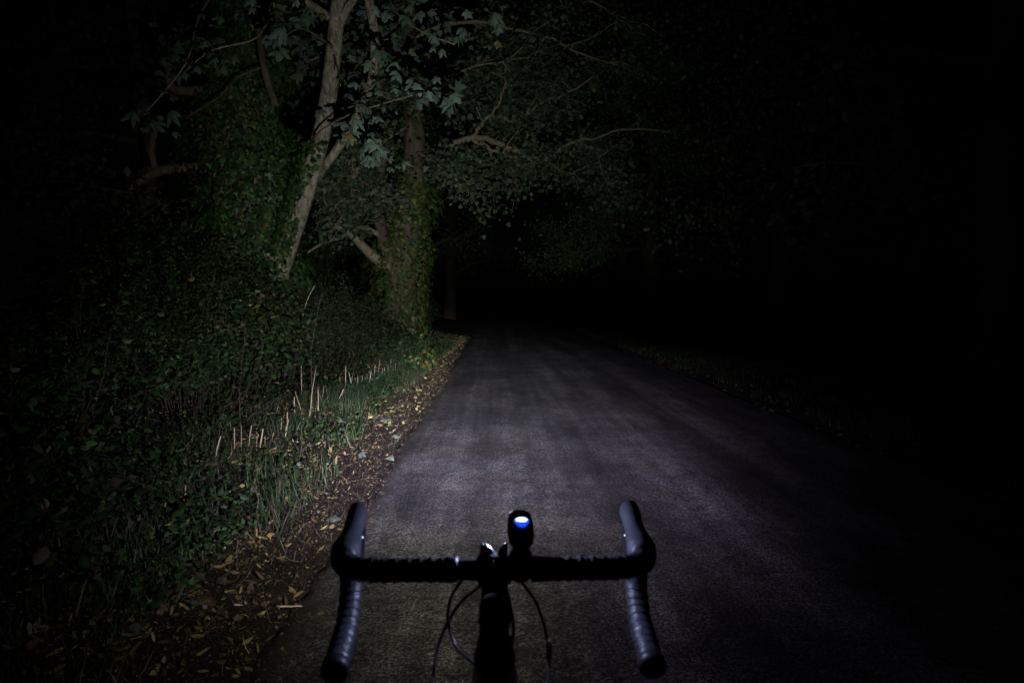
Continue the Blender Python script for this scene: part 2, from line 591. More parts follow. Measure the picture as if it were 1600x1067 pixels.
gx = steps((-400, -60, 40), (-60, -12, 4), (-12, -4, .5), (-4, -1.0, .045), (-1.0, -.8, .02), (-.8, 3.3, .4), (3.3, 3.7, .05), (3.7, 6, .1), (6, 14, .6), (14, 60, 4), (60, 400, 40))
gy = steps((-60, -4, 4), (-4, 1, .3), (1, 12, .05), (12, 30, .2), (30, 80, 1.5), (80, 700, 40))
V, Q = grid(gx, gy, ground_z)
g = kind(link('ground', tri_mesh('ground', V, Q, smooth=True), M_SOIL), 'structure')

ry = steps((-20, 1, .5), (1, 14, .05), (14, 40, .25), (40, 400, 8))
tt = np.concatenate([np.linspace(0, .1, 8)[:-1], np.linspace(.1, .9, 50)[:-1], np.linspace(.9, 1, 6)])
L = edge_l(ry)[:, None]; R = edge_r(ry)[:, None]
X = L + (R - L) * tt[None]
Y = np.repeat(ry[:, None], len(tt), 1)
Z = road_z(X, Y)
# skirt so that the edge has thickness
X = np.concatenate([X[:, :1] - .004, X, X[:, -1:] + .004], 1); Y = np.concatenate([Y[:, :1], Y, Y[:, -1:]], 1)
Z = np.concatenate([Z[:, :1] - .08, Z, Z[:, -1:] - .08], 1)
nx = X.shape[1]
i = np.arange(len(ry) - 1)[:, None] * nx + np.arange(nx - 1)[None]
Q = np.stack([i, i + 1, i + nx + 1, i + nx], -1).reshape(-1, 4)
kind(link('road', tri_mesh('road', np.stack([X, Y, Z], -1).reshape(-1, 3), Q, smooth=True), M_ASPH), 'structure')

# ---------------------------------------------------------------- bicycle
M_BLACK = plain_mat('black_alloy', (.012, .012, .013), .45, .4, noise=.2, scale=90)
M_TAPE = plain_mat('bar_tape', (.04, .04, .045), .38, .6, noise=.25, scale=220, bump=.3)
M_RUBBER = plain_mat('hood_rubber', (.045, .045, .05), .4, .55, noise=.2, scale=200, bump=.2)
M_STEEL = plain_mat('polished_steel', (.85, .85, .88), .42, .5, 1.0)
M_CABLE = plain_mat('cable_housing', (.015, .015, .016), .4, .5)
M_PAINT = plain_mat('frame_paint', (.015, .012, .012), .3, .5, noise=.15, scale=40)
M_TYRE = plain_mat('tyre_rubber', (.02, .02, .02), .8, .3, bump=.3, scale=150)

M_MATTE = plain_mat('matte_black_alloy', (.008, .008, .009), .85, .08, noise=.2, scale=90)
ZB = U(772, 880, 1.0).z
bike = empty('bicycle', (0, 0.6, 0.03))
tag(bike, 'black drop-bar road bicycle standing on the lane, seen from the saddle', 'bicycle')
BC = Vector((0, 1.0, ZB))


def sm(v, s):
    return Vector((v[0] * s, v[1], v[2]))


PATH = [(.06, 0, 0), (.12, 0, 0), (.18, .002, 0), (.210, .016, .001), (.221, .045, -.002), (.223, .075, -.014), (.2235, .098, -.045),
        (.2235, .093, -.082), (.2230, .066, -.108), (.2225, .022, -.121), (.222, -.026, -.131)]
# bare bar between the two taped halves
mb = MB()
mb.tube([BC + Vector((x, 0, 0)) for x in (-.078, -.05, -.03, .03, .05, .078)], [.0135, .0145, .0159, .0159, .0145, .0135], 24)
mb.build('handlebar', M_BLACK, bike)
for s in (-1, 1):
    pts = spline([BC + sm(p, s) for p in PATH], 26)
    # overlapping wraps: a saw-tooth radius along the length
    rad = []; acc = 0
    for k, p in enumerate(pts):
        if k:
            acc += (p - pts[k - 1]).length
        ph = (acc / .0165) % 1
        rad.append(.0160 + .0024 * ph ** 1.5 + (.0005 * math.sin(k * 1.7)))
    MB().tube(pts, rad, 28, rough=.006).build('bar_tape', M_TAPE, bike)
    # finishing tape collar
    MB().tube([pts[0] + Vector((s * d, 0, 0)) for d in (-.008, -.006, .008, .01)], [.0165, .0182, .0182, .0165], 24).build('tape_collar', M_BLACK, bike)
    # end plug
    e = pts[-1]; t = (pts[-1] - pts[-3]).normalized()
    MB().tube([e - t * .014, e - t * .012, e + t * .003, e + t * .006], [.0172, .0195, .0195, .015], 24).build('bar_end_plug', M_BLACK, bike)
    # hood
    hp = spline([BC + sm(p, s) for p in [(.220, .030, .003), (.2215, .055, .006), (.2215, .085, .013), (.2208, .110, .024), (.2202, .130, .034), (.2200, .146, .039), (.2198, .156, .037)]], 6)
    hr = lerp_list([.0200, .0240, .0190, .0160, .0172, .0172, .0085], len(hp))
    MB().tube(hp, hr, 24, squash=(.92, 1.12)).build('brake_hood', M_RUBBER, bike)
    # brake lever blade in front of the hood
    lv = spline([BC + sm(p, s) for p in [(.2205, .140, .030), (.221, .162, .012), (.223, .168, -.025), (.228, .160, -.065), (.234, .150, -.095)]], 6)
    MB().tube(lv, lerp_list([.009, .008, .0075, .007, .006], len(lv)), 12, squash=(1.2, .55)).build('brake_lever', M_BLACK, bike)
    # bright bolt on the inner side of the hood
    bpnt = BC + Vector((s * .2040, .082, .020))
    MB().tube([bpnt, bpnt - Vector((s * .0025, 0, 0)), bpnt - Vector((s * .004, 0, 0))], [.0024, .0024, .0012], 12).build('hood_bolt', M_STEEL, bike)

ST = Vector((0, .895, ZB - .027))                      # steerer top
# stem
sp = spline([BC + Vector((0, -.004, 0)), BC + Vector((0, -.035, -.008)), BC + Vector((0, -.07, -.018)), ST], 5)
MB().tube(sp, lerp_list([.0195, .0185, .0185, .021], len(sp)), 20, squash=(1.0, 1.0)).build('stem', M_MATTE, bike)
fp = MB()
fp.tube([BC + Vector((x, 0, 0)) for x in (-.0235, -.0215, .0215, .0235)], [.0185, .0212, .0212, .0185], 28)
fp.build('stem_clamp', M_MATTE, bike)
hd = Vector((0, .29, -.957))                            # steering axis, downwards
MB().tube([ST - hd * .024, ST - hd * .022, ST + hd * .022, ST + hd * .026], [.017, .0195, .0195, .018], 24).build('steerer_clamp', M_MATTE, bike)
MB().tube([ST - hd * .032, ST - hd * .030, ST - hd * .024], [.012, .0165, .0175], 24).build('top_cap', M_MATTE, bike)
mb = MB()
mb.tube([ST + hd * .026, ST + hd * .030, ST + hd * .050, ST + hd * .055], [.0195, .0225, .0245, .026], 24)
mb.build('headset_spacer', M_BLACK, bike)
HT0, HT1 = ST + hd * .055, ST + hd * .19
MB().tube([HT0, HT0 + hd * .01, HT1 - hd * .012, HT1], [.0275, .0265, .0285, .030], 28).build('head_tube', M_PAINT, bike)
# two upright tabs of an empty computer mount on the clamp
for px, top, lean in ((758, 846, -.004), (785, 846, .004)):
    b0 = Vector((U(px, 862, 1.0).x, 1.004, ZB + .017)); z1 = U(px, top - 2, 1.0).z
    tp = [b0, b0 + Vector((lean * .3, .003, (z1 - b0.z) * .45)), Vector((b0.x + lean, 1.012, z1 - .004)), Vector((b0.x + lean * 1.4, 1.014, z1))]
    MB().tube(tp, [.0085, .0065, .0042, .0018], 14, squash=(.75, 1.0)).build('mount_tab', M_BLACK, bike)
    if px < 770:
        cp = [Vector((b0.x - .002, 1.011, z1 - .001)), Vector((b0.x + .003, 1.010, b0.z + (z1 - b0.z) * .68)), Vector((b0.x + .0085, 1.009, b0.z + (z1 - b0.z) * .32)), Vector((b0.x + .0130, 1.008, b0.z))]
        MB().tube(cp, [.0018, .0036, .0036, .0020], 14).build('glint_piece', M_STEEL, bike)  # added steel strip, sloped so that it shows a glint
    else:
        cp = [Vector((b0.x + .002, 1.011, z1 - .007)), Vector((b0.x + .003, 1.011, z1 - .003)), Vector((b0.x + .003, 1.011, z1 + .0005))]
        MB().tube(cp, [.002, .0034, .0014], 14).build('glint_piece', M_STEEL, bike)  # small steel bead added for the second glint
# cables
def cable(pts, r=.0026):
    MB().tube(spline([U(*p) for p in pts], 10), r, 12).build('cable', M_CABLE, bike)
cable([(735, 884, 1.0), (718, 902, 1.03), (703, 930, 1.06), (700, 962, 1.07), (712, 1000, 1.05), (728, 1016, 1.01), (745, 1030, .98)])
cable([(770, 892, 1.01), (748, 908, 1.05), (715, 938, 1.08), (690, 985, 1.08), (679, 1030, 1.06), (677, 1075, 1.03), (690, 1150, .99)])
cable([(800, 890, 1.01), (818, 904, 1.05), (840, 938, 1.08), (854, 985, 1.08), (858, 1020, 1.07), (854, 1070, 1.04), (835, 1140, 1.0)])
cable([(790, 905, 1.0), (797, 935, .99), (802, 968, .975), (800, 995, .96), (790, 1030, .95)])
a0, a1 = U(857, 994, 1.075), U(857.5, 1022, 1.065)
MB().tube([a0, a0.lerp(a1, .12), a0.lerp(a1, .8), a1], [.003, .0046, .0046, .003], 14).build('cable_adjuster', M_BLACK, bike)
MB().tube([a0 + Vector((0, 0, .004)), a0 + Vector((0, 0, .001))], [.0028, .0034], 12).build('adjuster_ring', M_STEEL, bike)
# frame, fork, wheels (mostly below the picture)
AXF = Vector((0, 1.135, .37)); AXR = Vector((0, .125, .37)); BB = Vector((0, .535, .30)); SEAT = Vector((0, .375, .80))
BBx = BB
mb = MB().tube(spline([HT0 + hd * .03, HT0.lerp(SEAT, .5) + hd * .02, SEAT], 6), lerp_list([.030, .024, .017], 13), 20, squash=(1.0, .8)); mb.build('top_tube', M_PAINT, bike)
MB().tube([HT1 - hd * .03, BB], [.024, .026], 20).build('down_tube', M_PAINT, bike)
MB().tube([BB, SEAT + Vector((0, -.01, .03))], [.019, .017], 18).build('seat_tube', M_PAINT, bike)
MB().tube([SEAT, SEAT + Vector((0, -.05, .14))], .0135, 16).build('seat_post', M_BLACK, bike)
sd = MB()
sd.tube([(0, .45, .955), (0, .40, .96), (0, .33, .96), (0, .25, .965), (0, .19, .97), (0, .185, .968)], [.012, .02, .03, .055, .068, .05], 18, squash=(1, .35))
sd.build('saddle', M_BLACK, bike)
for s in (-1, 1):
    MB().tube(spline([HT1 + Vector((s * .008, 0, 0)), HT1 + hd * .05 + Vector((s * .035, 0, 0)), AXF + Vector((s * .05, -.02, .15)), AXF + Vector((s * .052, 0, 0))], 6), lerp_list([.018, .015, .012, .008], 19), 14).build('fork_blade', M_PAINT, bike)
    MB().tube([BB + Vector((s * .02, 0, 0)), AXR + Vector((s * .065, 0, 0))], [.012, .008], 12).build('chain_stay', M_PAINT, bike)
    MB().tube([SEAT + Vector((s * .012, 0, -.02)), AXR + Vector((s * .065, 0, .01))], [.009, .007], 12).build('seat_stay', M_PAINT, bike)
    c0 = BB + Vector((s * .06, 0, 0)); c1 = c0 + Vector((s * .015, s * .165, -.03))
    MB().tube([c0, c1], [.012, .009], 12).build('crank_arm', M_BLACK, bike)
    MB().rbox(c1 + Vector((s * .055, 0, 0)), (.09, .06, .02)).build('pedal', M_BLACK, bike)


def ring(c, R, r, sides=12, seg=48, sq=(1, 1)):
    V = []; Fc = []
    for i_ in range(seg):
        a = 2 * math.pi * i_ / seg
        for k in range(sides):
            b_ = 2 * math.pi * k / sides
            rr = R + r * sq[1] * math.cos(b_)
            V.append((c.x + r * sq[0] * math.sin(b_), c.y + rr * math.cos(a), c.z + rr * math.sin(a)))
    for i_ in range(seg):
        for k in range(sides):
            A = i_ * sides + k; B = i_ * sides + (k + 1) % sides
            C = ((i_ + 1) % seg) * sides + (k + 1) % sides; D = ((i_ + 1) % seg) * sides + k
            Fc.append((A, B, C, D))
    mb_ = MB(); mb_.add(V, Fc)
    return mb_


for c in (AXF, AXR):
    wh = ring(c, .3275, .0135, sq=(1, 1)).build('wheel', M_TYRE, bike)
    rim = ring(c, .302, .013, sq=(.75, 1)); rim.build('rim', M_BLACK, wh)
    MB().tube([c + Vector((-.05, 0, 0)), c + Vector((-.03, 0, 0)), c + Vector((.03, 0, 0)), c + Vector((.05, 0, 0))], [.008, .02, .02, .008], 16).build('hub', M_BLACK, wh)
    spk = MB()
    for k in range(20):
        a = 2 * math.pi * k / 20
        spk.tube([c + Vector(((.03 if k % 2 else -.03), .02 * math.cos(a + .5), .02 * math.sin(a + .5))), c + Vector((0, .292 * math.cos(a), .292 * math.sin(a)))], .001, 6)
    spk.build('spokes', M_STEEL, wh)
rz = float(road_z(np.array([0.0]), np.array([1.135]))[0])
bike.location.z += rz - (.37 - .341)
BIKE_DZ = 0.0

# ---------------------------------------------------------------- bicycle lamp
LX = U(814, 840, 1.0).x
lamp = empty('bicycle_lamp', (LX, 1.0, ZB + .016))
tag(lamp, 'small black front lamp with glowing blue-white button clamped on the handlebar', 'bicycle lamp')
M_LAMP = plain_mat('lamp_housing', (.010, .010, .014), .5, .35)
m, nt, b = new_mat('lamp_button_glow'); b.inputs['Base Color'].default_value = (.6, .8, 1, 1)
b.inputs['Emission Color'].default_value = (.01, .07, 1.0, 1); b.inputs['Emission Strength'].default_value = 1.2
M_BTN_GLOW = m
m, nt, b = new_mat('lamp_button_core'); b.inputs['Emission Color'].default_value = (.62, .86, 1.0, 1); b.inputs['Emission Strength'].default_value = 3.5
M_CORE = m
m, nt, b = new_mat('lamp_lens'); b.inputs['Emission Color'].default_value = (.9, .93, 1.0, 1); b.inputs['Emission Strength'].default_value = 12.0
M_LENS = m
# housing: rounded-square rings lofted from the tail (towards the rider) to the lens end
rings = [(-.030, .010, .0205, .002), (-.028, .014, .0235, .006), (-.020, .0168, .0255, .013), (-.004, .0186, .0265, .0165), (.020, .0192, .027, .018),
         (.048, .0186, .027, .018), (.062, .0172, .0265, .0165), (.066, .0155, .026, .0145)]
V = []; Fc = []; S = 28
for y, hw, zc, hh in rings:
    for k in range(S):
        a = 2 * math.pi * k / S
        V.append((LX + math.copysign(abs(math.cos(a)) ** .62, math.cos(a)) * hw, 1.0 + y, ZB + .022 + zc - .006 + math.copysign(abs(math.sin(a)) ** .62, math.sin(a)) * hh))
for r_ in range(len(rings) - 1):
    for k in range(S):
        a = r_ * S + k; b_ = r_ * S + (k + 1) % S
        Fc.append((a, b_, b_ + S, a + S))
Fc.append(tuple(reversed(range(S)))); Fc.append(tuple(range((len(rings) - 1) * S, len(rings) * S)))
mb = MB(); mb.add(V, Fc); mb.build('housing', M_LAMP, lamp)
LZ = ZB + .022 + .0205


def dome(c, rx, ry, h, n=24):
    V = []; Fc = []
    rows = [(1, -.3), (1, .0), (.8, .6), (.45, .9)]
    for s, z in rows:
        for k in range(n):
            a = 2 * math.pi * k / n
            V.append((c[0] + rx * s * math.cos(a), c[1] + ry * s * math.sin(a), c[2] + h * z))
    V.append((c[0], c[1], c[2] + h))
    for r_ in range(len(rows) - 1):
        for k in range(n):
            Fc.append((r_ * n + k, r_ * n + (k + 1) % n, (r_ + 1) * n + (k + 1) % n, (r_ + 1) * n + k))
    for k in range(n):
        Fc.append(((len(rows) - 1) * n + k, (len(rows) - 1) * n + (k + 1) % n, len(rows) * n))
    mb_ = MB(); mb_.add(V, Fc)
    return mb_


ztop = ZB + .022 + .027 - .006 + .018
btn_glow = dome((LX + .001, .9985, ztop - .0016), .0076, .0175, .0022).build('button', M_BTN_GLOW, lamp)  # blue glow on the housing towards the rider, built as an emissive dome
dome((LX + .001, 1.005, ztop - .0010), .0106, .0132, .0022).build('button_rim', M_BTN_GLOW, btn_glow)
dome((LX + .001, 1.005, ztop - .0002), .0090, .0100, .0022).build('button_lens', M_CORE, btn_glow)
MB().tube([(LX, 1.0662, LZ), (LX, 1.068, LZ), (LX, 1.069, LZ)], [.0125, .012, .009], 24).build('lens', M_LENS, lamp)
MB().tube([(LX - .0155, 1.0, ZB), (LX - .0135, 1.0, ZB), (LX + .0135, 1.0, ZB), (LX + .0155, 1.0, ZB)], [.0165, .0185, .0185, .0165], 24).build('clamp_band', M_BLACK, lamp)
MB().rbox((LX, 1.002, ZB + .021), (.026, .03, .014)).build('mount_foot', M_BLACK, lamp)
MB().rbox((LX + .0, 1.0, ZB - .0205), (.02, .014, .01)).build('band_screw', M_BLACK, lamp)

# the beam: a spot in front of the lens, with the optics' own angular pattern
bl = bpy.data.lights.new('lamp_beam', 'SPOT')
bl.energy = LAMP_ENERGY
bl.spot_size = math.radians(150)
bl.spot_blend = 0.6
bl.shadow_soft_size = 0.012
bl.use_nodes = True
nt = bl.node_tree
em = [n for n in nt.nodes if n.type == 'EMISSION'][0]
geo = node(nt, 'ShaderNodeNewGeometry')
vt = node(nt, 'ShaderNodeVectorMath', operation='SCALE'); vt.inputs['Scale'].default_value = 1.0   # direction of travel of the light
nt.links.new(geo.outputs['Incoming'], vt.inputs[0])
sx = node(nt, 'ShaderNodeSeparateXYZ'); nt.links.new(vt.outputs['Vector'], sx.inputs[0])


def mth(op, a, b=None):
    n = node(nt, 'ShaderNodeMath', operation=op)
    for i_, q in enumerate((a, b)):
        if q is None:
            continue
        if isinstance(q, (int, float)):
            n.inputs[i_].default_value = q
        else:
            nt.links.new(q, n.inputs[i_])
    return n.outputs[0]


az = mth('MULTIPLY', mth('ARCTAN2', sx.outputs[0], sx.outputs[1]), 180 / math.pi)
el = mth('MULTIPLY', mth('ARCSINE', sx.outputs[2]), 180 / math.pi)


def curve(src, pts, x0, x1, vmax):
    t = mth('DIVIDE', mth('SUBTRACT', src, x0), x1 - x0)
    r = node(nt, 'ShaderNodeValToRGB'); cr = r.color_ramp; cr.interpolation = 'LINEAR'
    while len(cr.elements) > 1:
        cr.elements.remove(cr.elements[-1])
    for i_, (x, v) in enumerate(pts):
        p = (x - x0) / (x1 - x0); v = v / vmax
        e_ = cr.elements[0] if i_ == 0 else cr.elements.new(p)
        e_.position = p; e_.color = (v, v, v, 1)
    nt.links.new(t, r.inputs['Fac'])
    return mth('MULTIPLY', r.outputs['Color'], vmax)


BEAM_EL = [(-50, .5), (-35, 1.3), (-30, 3.2), (-25.5, 7.5), (-20, 27), (-16, 84), (-12.5, 175), (-10, 270), (-8.7, 320), (-5.9, 440), (-3.5, 560), (-2, 480), (-1, 220), (0, 60), (2, 0)]


def lobe(level, cen, wl, wr):
    """one lobe of the beam: level by elevation, bell-shaped across, with its own left and right width"""
    wid = mth('ADD', wl, mth('MULTIPLY', mth('SUBTRACT', wr, wl), mth('GREATER_THAN', az, cen)))
    u = mth('DIVIDE', mth('SUBTRACT', az, cen), wid)
    return mth('MULTIPLY', level, mth('POWER', 2.718281828, mth('MULTIPLY', mth('MULTIPLY', u, u), -0.5)))


main_lobe = lobe(curve(el, BEAM_EL, -50, 40, 1300.0), -1.0,
                 curve(el, [(-50, 20), (-22, 15.5), (-12, 11), (-7, 8.5), (-3.5, 5), (-2, 4.0), (-1, 3.4), (40, 3)], -50, 40, 30.0),
                 curve(el, [(-50, 18), (-22, 15), (-12, 11.6), (-7, 10.3), (-3.5, 7.6), (-2, 4), (-1, 3.2), (40, 3)], -50, 40, 30.0))
flood_lobe = lobe(curve(el, [(-50, 0), (-20, .5), (-9, 29), (-4, 45), (0, 54), (5, 60), (12, 52), (18, 35), (27, 20), (40, 6)], -50, 40, 60.0),
                  mth('SUBTRACT', curve(el, [(-50, 7), (-2, 7.5), (4, 13), (10, 14.5), (40, 15.5)], -50, 40, 20.0), 20.0), 11.5,
                  curve(el, [(-50, 5), (-1, 5.5), (4, 11), (8, 12), (40, 14)], -50, 40, 20.0))
tot = mth('ADD', mth('ADD', main_lobe, flood_lobe), .12)
nt.links.new(mth('DIVIDE', tot, 100.0), em.inputs['Strength'])
# beam tint: cool centre, slightly olive spill low down near the wheel
tr = node(nt, 'ShaderNodeValToRGB'); cr = tr.color_ramp
cr.elements[0].position = .27; cr.elements[0].color = (1.0, .96, .80, 1)
cr.elements[1].position = .40; cr.elements[1].color = (.78, .73, 1.0, 1)
e_ = cr.elements.new(.60); e_.color = (.98, 1.0, .98, 1)
nt.links.new(mth('DIVIDE', mth('ADD', el, 50.0), 90.0), tr.inputs['Fac'])
fr = node(nt, 'ShaderNodeMix', data_type='RGBA')      # violet colour fringe on the right flank of the beam
nt.links.new(mth('MULTIPLY', mth('MINIMUM', mth('MAXIMUM', mth('DIVIDE', mth('SUBTRACT', az, 3.0), 16.0), 0.0), 1.0), mth('LESS_THAN', el, 0.0)), fr.inputs[0])
nt.links.new(tr.outputs['Color'], fr.inputs[6]); fr.inputs[7].default_value = (.80, .68, 1.0, 1)
nt.links.new(fr.outputs[2], em.inputs['Color'])
blo = bpy.data.objects.new('lamp_beam', bl)
COL.objects.link(blo); blo.parent = lamp
blo.matrix_parent_inverse = Matrix.Translation(lamp.location).inverted()
blo.location = (LX, 1.086, LZ)
blo.rotation_euler = (math.radians(90), 0, 0)
# added point light floating ahead of the lens, brightens hoods, drops and mount
pl = bpy.data.lights.new('bar_fill', 'POINT')
pl.energy = BAR_FILL_ENERGY
pl.color = (.50, .56, 1.0)
pl.shadow_soft_size = .005
plo = bpy.data.objects.new('bar_fill', pl)
COL.objects.link(plo); plo.parent = lamp
plo.matrix_parent_inverse = Matrix.Translation(lamp.location).inverted()
plo.location = (LX - .011, 1.100, LZ + .002)

# ---------------------------------------------------------------- trees
GREY_GREEN = [(.085, .125, .10), (.07, .12, .075), (.11, .12, .05), (.05, .09, .05)]


def wander(a, b, n, amp):
    a = Vector(a); b = Vector(b); L_ = (b - a).length
    out = [a]
    off = Vector((0, 0, 0))
    for k in range(1, n):
        off += Vector((random.gauss(0, 1), random.gauss(0, 1), random.gauss(0, 1))) * amp * L_ / n
        out.append(a.lerp(b, k / n) + off * (1 - k / n * .3))
    out.append(b + off * .6)
    return out


def sub_branches(pts, count, lo, hi, drop=-.05, spread=1.0, start=.25, bias=(0, 0, 0)):
    res = []
    n = len(pts)
    for k in range(count):
        t = start + (1 - start) * (k + random.random()) / count
        i_ = min(int(t * (n - 1)), n - 2)
        p = pts[i_].lerp(pts[i_ + 1], t * (n - 1) - i_)
        d = (pts[i_ + 1] - pts[i_]).normalized()
        v = Vector((random.gauss(0, 1), random.gauss(0, 1), random.gauss(0, .75))) * spread + d * .8 + Vector(bias)
        v.normalize()
        ln = random.uniform(lo, hi)
        e = p + v * ln + Vector((0, 0, drop * ln))
        res.append(wander(p, e, 4, .22))
    return res


def leaf_cloud(LV, twigs, per, spread, size, cols, probs, tmpl=SYC, face=(-.2, -.9, .5), facew=.8):
    P = []
    for tw in twigs:
        T_ = np.array([tuple(v) for v in tw])
        t = rng.random(per) ** .7 * (len(T_) - 1)
        i_ = np.minimum(t.astype(int), len(T_) - 2); f = (t - i_)[:, None]
        P.append(T_[i_] * (1 - f) + T_[i_ + 1] * f)
    P = np.concatenate(P); n = len(P)
    P = P + rng.standard_normal((n, 3)) * spread
    N = rand_dirs(n) * (1 - facew * .45) + np.array(face) * facew
    D = rand_dirs(n) * .8 + np.array([0, -.1, -.7])
    s = size * np.clip(np.exp(.42 * rng.standard_normal(n)), .35, 1.55)
    LV.add(tmpl, P, s, N, D, palette(n, cols, probs))


def polyline_r(pts, r0, r1):
    return list(np.linspace(r0, r1, len(pts)))


def wob(pts, a):
    return [p + Vector((random.gauss(0, a), random.gauss(0, a), random.gauss(0, a))) * (.45 if 0 < i < len(pts) - 1 else 0) for i, p in enumerate(pts)]


def make_tree(root, trunk_pts, trunk_r, bark, boughs, nsub, sub_len, per, leaf, cols, probs, spread=.16, tmpl=SYC, bark2=None, drop=-.05, face=(-.2, -.9, .5), twig_r=.012, sides=12, bias=(0, 0, 0)):
    tp = spline(trunk_pts, 6)
    tr_ = lerp_list(trunk_r, len(tp))
    MB().tube(tp, tr_, sides + 6, rough=.045).build('trunk', bark, root)
    LV = Leaves()
    for pts, r0, r1 in boughs:
        bp_ = wob(spline(pts, 4), min(.05, r0))
        mb_ = MB()
        mb_.tube(bp_, polyline_r(bp_, r0, r1), sides, rough=.07)
        tw1 = sub_branches(bp_, nsub, *sub_len, drop=drop, bias=bias)
        tw2 = []
        for t_ in tw1:
            mb_.tube(t_, polyline_r(t_, max(r1 * 1.0, twig_r), twig_r * .4), 6)
            tw2 += sub_branches(t_, 3, sub_len[0] * .35, sub_len[1] * .45, drop=drop * 2, start=.3)
        for t_ in tw2:
            mb_.tube(t_, polyline_r(t_, twig_r * .45, twig_r * .2), 4, cap=False)
        mb_.build('branch', bark2 or bark, root)
        leaf_cloud(LV, tw1 + tw2, per, spread, leaf, cols, probs, tmpl, face)
    LV.build('crown', M_LEAF, root)
    return tp, tr_


def ivy_on(root, pts, rads, n, size, thick, side=None, cols=None, probs=None, z0=-9, z1=99):
    """ivy leaves clothing a stem"""
    P_ = np.array([tuple(p) for p in pts])
    t = rng.random(n) * (len(P_) - 1); i_ = np.minimum(t.astype(int), len(P_) - 2); f = (t - i_)[:, None]
    C = P_[i_] * (1 - f) + P_[i_ + 1] * f
    r = np.interp(t, np.arange(len(P_)), rads)
    a = rng.random(n) * 2 * math.pi
    O = np.stack([np.cos(a), np.sin(a), np.zeros(n)], 1)
    lump = 1 + .75 * vnoise(a * 1.6 + C[:, 0] * 3, C[:, 2] * 2.2, 21) + .3 * vnoise(a * 4, C[:, 2] * 6, 22)
    rr = r + thick * np.clip(lump, .1, 2) * (.35 + .65 * rng.random(n) ** .5)
    P = C + O * rr[:, None]
    keep = (P[:, 2] > z0) & (P[:, 2] < z1)
    if side is not None:
        keep &= side(P, a)
    P = P[keep]; O = O[keep]; m_ = len(P)
    N = O * .9 + rand_dirs(m_) * .55 + np.array([0, -.15, .25])
    D = np.array([0, 0, -1.0]) + rand_dirs(m_) * .6
    LV = Leaves()
    c_ = palette(m_, cols or [(.030, .070, .018), (.05, .095, .022), (.022, .05, .016), (.13, .085, .05), (.11, .12, .02)],
                 probs or [5, 3, 3, .7, .35])
    LV.add(IVY, P, size * (.6 + .7 * rng.random(m_)), N, D, c_)
    return LV.build('ivy', M_IVY, root)


def upts(*p):
    return [U(*q) for q in p]


def base(x, y, dz=-.1):
    return Vector((x, y, gz(x, y) + dz))


# --- leaning sycamore
xb = U(408, 520, 10.2)
A = empty('sycamore_tree', (xb.x, 10.2, gz(xb.x, 10.2)))
tag(A, 'pale-barked sycamore trunk leaning right over the brambles, big lobed leaves hanging', 'tree')
tA = [base(xb.x - .12, 10.25)] + upts((412, 500, 10.2), (444, 402, 10.1), (470, 325, 10), (495, 240, 9.9), (511, 165, 9.8), (521, 85, 9.7), (530, 0, 9.6), (548, -90, 9.5))
tpA = spline(tA, 8); trA = lerp_list([.24, .165, .135, .125, .12, .112, .105, .098, .09], len(tpA))
MB().tube(tpA, trA, 24, rough=.035).build('trunk', M_BARK_PALE, A)
ivy_on(A, tpA, [r * 1.02 for r in trA], 5200, .075, .10, z1=U(490, 225, 10).z, side=lambda P, a: (np.cos(a + 2.5) > .3 + .5 * vnoise(P[:, 2] * 3, P[:, 0] * 0, 61)))
limbs = [
    ([(488, 290, 10.1), (505, 262, 10.25), (524, 238, 10.3), (545, 205, 10.2), (562, 172, 10), (580, 130, 9.9), (586, 65, 9.8), (576, 0, 9.7), (560, -60, 9.6)], .062, .06),
    ([(524, 60, 9.7), (545, 10, 9.5), (590, -40, 9.2)], .06, .04),
    ([(518, 30, 9.7), (480, 5, 9.3), (430, -20, 8.9), (350, -40, 8.4)], .06, .03),
]
for pts, r0, r1 in limbs:
    q = spline(upts(*pts), 5)
    MB().tube(q, polyline_r(q, r0, r1), 14, rough=.08).build('limb', M_BARK_PALE, A)
twigs = [
    [(488, 222, 9.8), (500, 205, 9.0), (545, 180, 8.2), (600, 162, 7.6), (650, 148, 7.2)],
    [(560, 178, 9.7), (575, 195, 8.6), (572, 220, 7.8), (580, 245, 7.3)],
    [(583, 100, 9.7), (565, 130, 8.6), (560, 160, 7.8), (568, 190, 7.4)],
    [(522, 75, 9.7), (500, 60, 8.6), (470, 45, 7.6), (440, 60, 7.1)],
    [(430, -20, 8.9), (420, 20, 8.0), (400, 60, 7.2), (330, 80, 6.9), (280, 120, 6.7)],
    [(350, -40, 8.4), (310, 30, 7.4), (290, 100, 6.8), (225, 180, 6.6)],
    [(590, -40, 9.2), (620, 20, 8.2), (660, 50, 7.6), (710, 70, 7.3)],
    [(586, 65, 9.7), (590, 80, 8.5), (600, 100, 7.6)],
    [(521, 85, 9.7), (528, 110, 8.6), (532, 135, 7.6)],
]
for pts in twigs:
    q = spline(upts(*pts), 5)
    MB().tube(q, polyline_r(q, .014, .004), 7, rough=.1).build('twig', M_BARK_BRANCH, A)
M_SYC = [plain_mat('sycamore_leaf_pale', (.115, .16, .125), .6, .25, noise=.3, scale=8, objrand=.3),
         plain_mat('sycamore_leaf_green', (.085, .13, .085), .6, .25, noise=.3, scale=8, objrand=.3),
         plain_mat('sycamore_leaf_yellowing', (.15, .14, .05), .6, .25, noise=.4, scale=8, objrand=.3)]
SYC_ME = []
for k in range(3):
    V0, T0 = fan(SYC_OUT, .25 + .3 * k, .1 + .3 * k)
    for mt in M_SYC:
        me = tri_mesh('leaf', V0, T0); me.materials.append(mt); SYC_ME.append(me)


